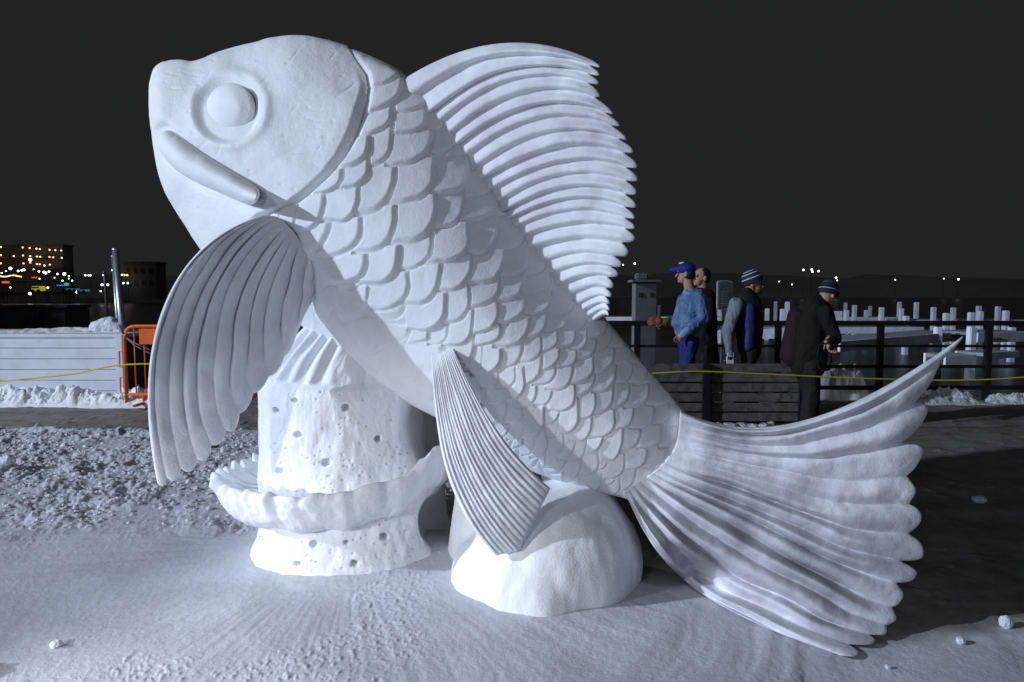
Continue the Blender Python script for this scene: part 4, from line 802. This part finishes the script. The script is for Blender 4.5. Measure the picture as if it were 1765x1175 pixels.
knit_hat(hc+u*.035-f*.008, fu, ff, s_, (.094, .112, .130), T2, ('navyb', [(.14,.20,'stripe'),(.30,.335,'greycap'),(.42,.48,'stripe'),(.58,.61,'greycap'),(.66,.72,'stripe'),(.82,.86,'greycap')]))
for q in (-1, 1): MB().ell(hc+f*.079+s_*q*.03+u*.004, (.012, .007, .008), rot).build('eye', M['dark'], T2, True)
mb = MB(); 
for q in (-1, 1):
    cc_ = hc+f*.094+s_*q*.032+u*.004; mb.tube([cc_+s_*.022*math.cos(t)+u*.017*math.sin(t) for t in np.linspace(0, 2*math.pi, 13)], .003, 6); mb.tube([cc_+s_*q*.022, hc+s_*q*.08-f*.01], .003, 6)
mb.build('glasses', M['dark'], T2, True)

# --- hunched man in black on the right, near end of the bench
p, k = ppl(7.35); T3 = thing('person', 'hunched man in black coat and dark knit hat with white stripes, leaning forward', 'person', p(1395, 740)); T3.location.z = 0
hc = p(1427, 508); mb = MB(); f, s_, u, rot, kk_ = head_parts(mb, hc, .235, (.86, .50), -.30)
mb.cap(hc-u*.06-f*.03, p(1408, 530), .058, .075, 14); mb.cap(p(1400, 548), p(1392, 610), .12, .12, 16); ft = [Vector((p(1385, 740).x, 7.25, 0)), Vector((p(1408, 735).x, 7.5, 0))]; legs(mb, p(1392, 625), .08, (1, 0, 0), ft, .075, .045)
mb.cap(p(1420, 545, -.15), p(1432, 580, -.15), .045, .036); mb.cap(p(1432, 580, -.15), p(1424, 590, -.28), .034, .026); hand(mb, p(1424, 590, -.28), (.3, -.3, -.6), (1, 0, 0), 1, .9)
mb.blob('body', M['skin'], T3, .0055, 2)
mb = MB(); mb.cap(p(1404, 533), p(1400, 570), .155, .19, 20); mb.cap(p(1400, 570), p(1391, 625), .19, .18, 20); mb.cap(p(1412, 520), p(1405, 535), .085, .13, 16); mb.cap(p(1421, 540, -.12), p(1438, 583, -.16), .09, .075, 14); mb.cap(p(1438, 583, -.16), p(1426, 593, -.26), .07, .052, 14); mb.blob('black_coat', M['coat'], T3, .01, 2, .014, 8, 11)
mb = MB(); mb.cap(p(1375, 545, .05), p(1363, 612, .05), .10, .12, 18); mb.cap(p(1385, 530, .03), p(1372, 560, .03), .05, .08, 14); mb.blob('maroon_bag', M['maroon'], T3, .01, 2, .012, 8, 12)
mb = MB(); legs(mb, p(1392, 628), .085, (1, 0, 0), ft, .115, .085); mb.blob('trousers', M['black'], T3, .01, 2, .012, 9, 5)
for q in ft: shoe(T3, q, (1, 0, 0), 'black')
mb = MB(); hand(mb, p(1425, 590, -.28), (.3, -.3, -.6), (1, 0, 0), 1.15, .9); mb.blob('glove', M['coat'], T3, .0055, 2)
sp3 = [p(1414, 592, -.3), p(1409, 612, -.3), p(1411, 632, -.3), p(1418, 639, -.3), p(1428, 637, -.3), p(1433, 622, -.3), p(1432, 604, -.3), p(1427, 592, -.3)]
setp(MB().tube(sp3, .011, 8).build('strap', M['coat'], None, True), 'black carrying strap hanging in a loop from the hunched man hand', 'strap')
knit_hat(hc+u*.03-f*.004, (u-f*.05).normalized(), (f+u*.05).normalized(), s_, (.096, .114, .125), T3, ('navyb', [(.03,.065,'stripe'),(.12,.15,'stripe'),(.50,.98,'greycap')]))
mb = MB(); mb.ell(hc-u*.085+f*.04, (.045, .045, .045), rot); mb.blob('beard', M['beard'], T3, .006, 2, .005, 45)

# ================================================================ loose snow
def ball(x, y, r, label, seed, sq=.8, m='chunk'):
    random.seed(seed); Y = CAMH*FPX/(y-HOR); q = V(x, y, Y); z0 = gz(q.x, Y); mb = MB(); mb.ell((q.x, Y, z0+r*sq*.75), (r, r*.9, r*sq)); mb.ell((q.x+r*.3, Y+r*.2, z0+r*.4), (r*.7, r*.7, r*.5))
    setp(mb.blob('snow_clod', M[m], None, max(r/9, .003), 2, r*.12, 2.2/r, seed), label, 'snow lump', 'snow clods on the ground')
ball(14, 812, .058, 'rounded snow clod at the left edge on the rough snow', 1)
ball(98, 1136, .022, 'small snow clod alone at the lower left on smooth snow', 2)
ball(1733, 1094, .028, 'larger egg shaped snow clod near the right edge', 3, 1.1)
ball(1655, 1127, .019, 'small white snow clod right of the tail corner', 4)
ball(1530, 1168, .012, 'tiny snow clod at the bottom edge below the tail', 5)
ball(1688, 868, .05, 'dull snow clod in the dark ground right of the tail', 6, .5)
mb = MB(); rn = random.Random(5); cnt = 0
while cnt < 2600:
    Y = rn.uniform(4.2, 7.35); X = rn.uniform(-.92, -.05)*Y
    if vn(X*1.1, Y*1.1, 0, 9)*.6+rn.random()*.9 < .25+.5*(Y < 4.8)*(X > -2.6): continue
    if math.hypot(X-TC[0], Y-TC[1]) < .85: continue
    r = rn.uniform(.006, .017)*(1 if rn.random() < .95 else 2.0); z_ = gz(X, Y) if False else None; mb.ico((X, Y, 0), r, 1, .3, (1.3, 1.1, .75)); cnt += 1
o = mb.build('snow_rubble', M['chunk']); n_ = len(o.data.vertices); co_ = np.zeros(n_*3); o.data.vertices.foreach_get('co', co_); co_ = co_.reshape(-1, 12, 3); cm = co_.mean(1); hz_ = ground_h(cm[:, 0], cm[:, 1])[0]; co_[:, :, 2] += hz_[:, None]+.004; o.data.vertices.foreach_set('co', co_.ravel()); o.data.update(); setp(o, kind='stuff')

snowbank('added_shadow_heap', -2.75, -1.98, 2.52, .42, .33, M['rough'], 'added unseen snow heap outside the lower left corner, throwing a shadow over the foreground', 91, rough=.4, taper=.35)  # unseen heap added to throw the shadow at lower left
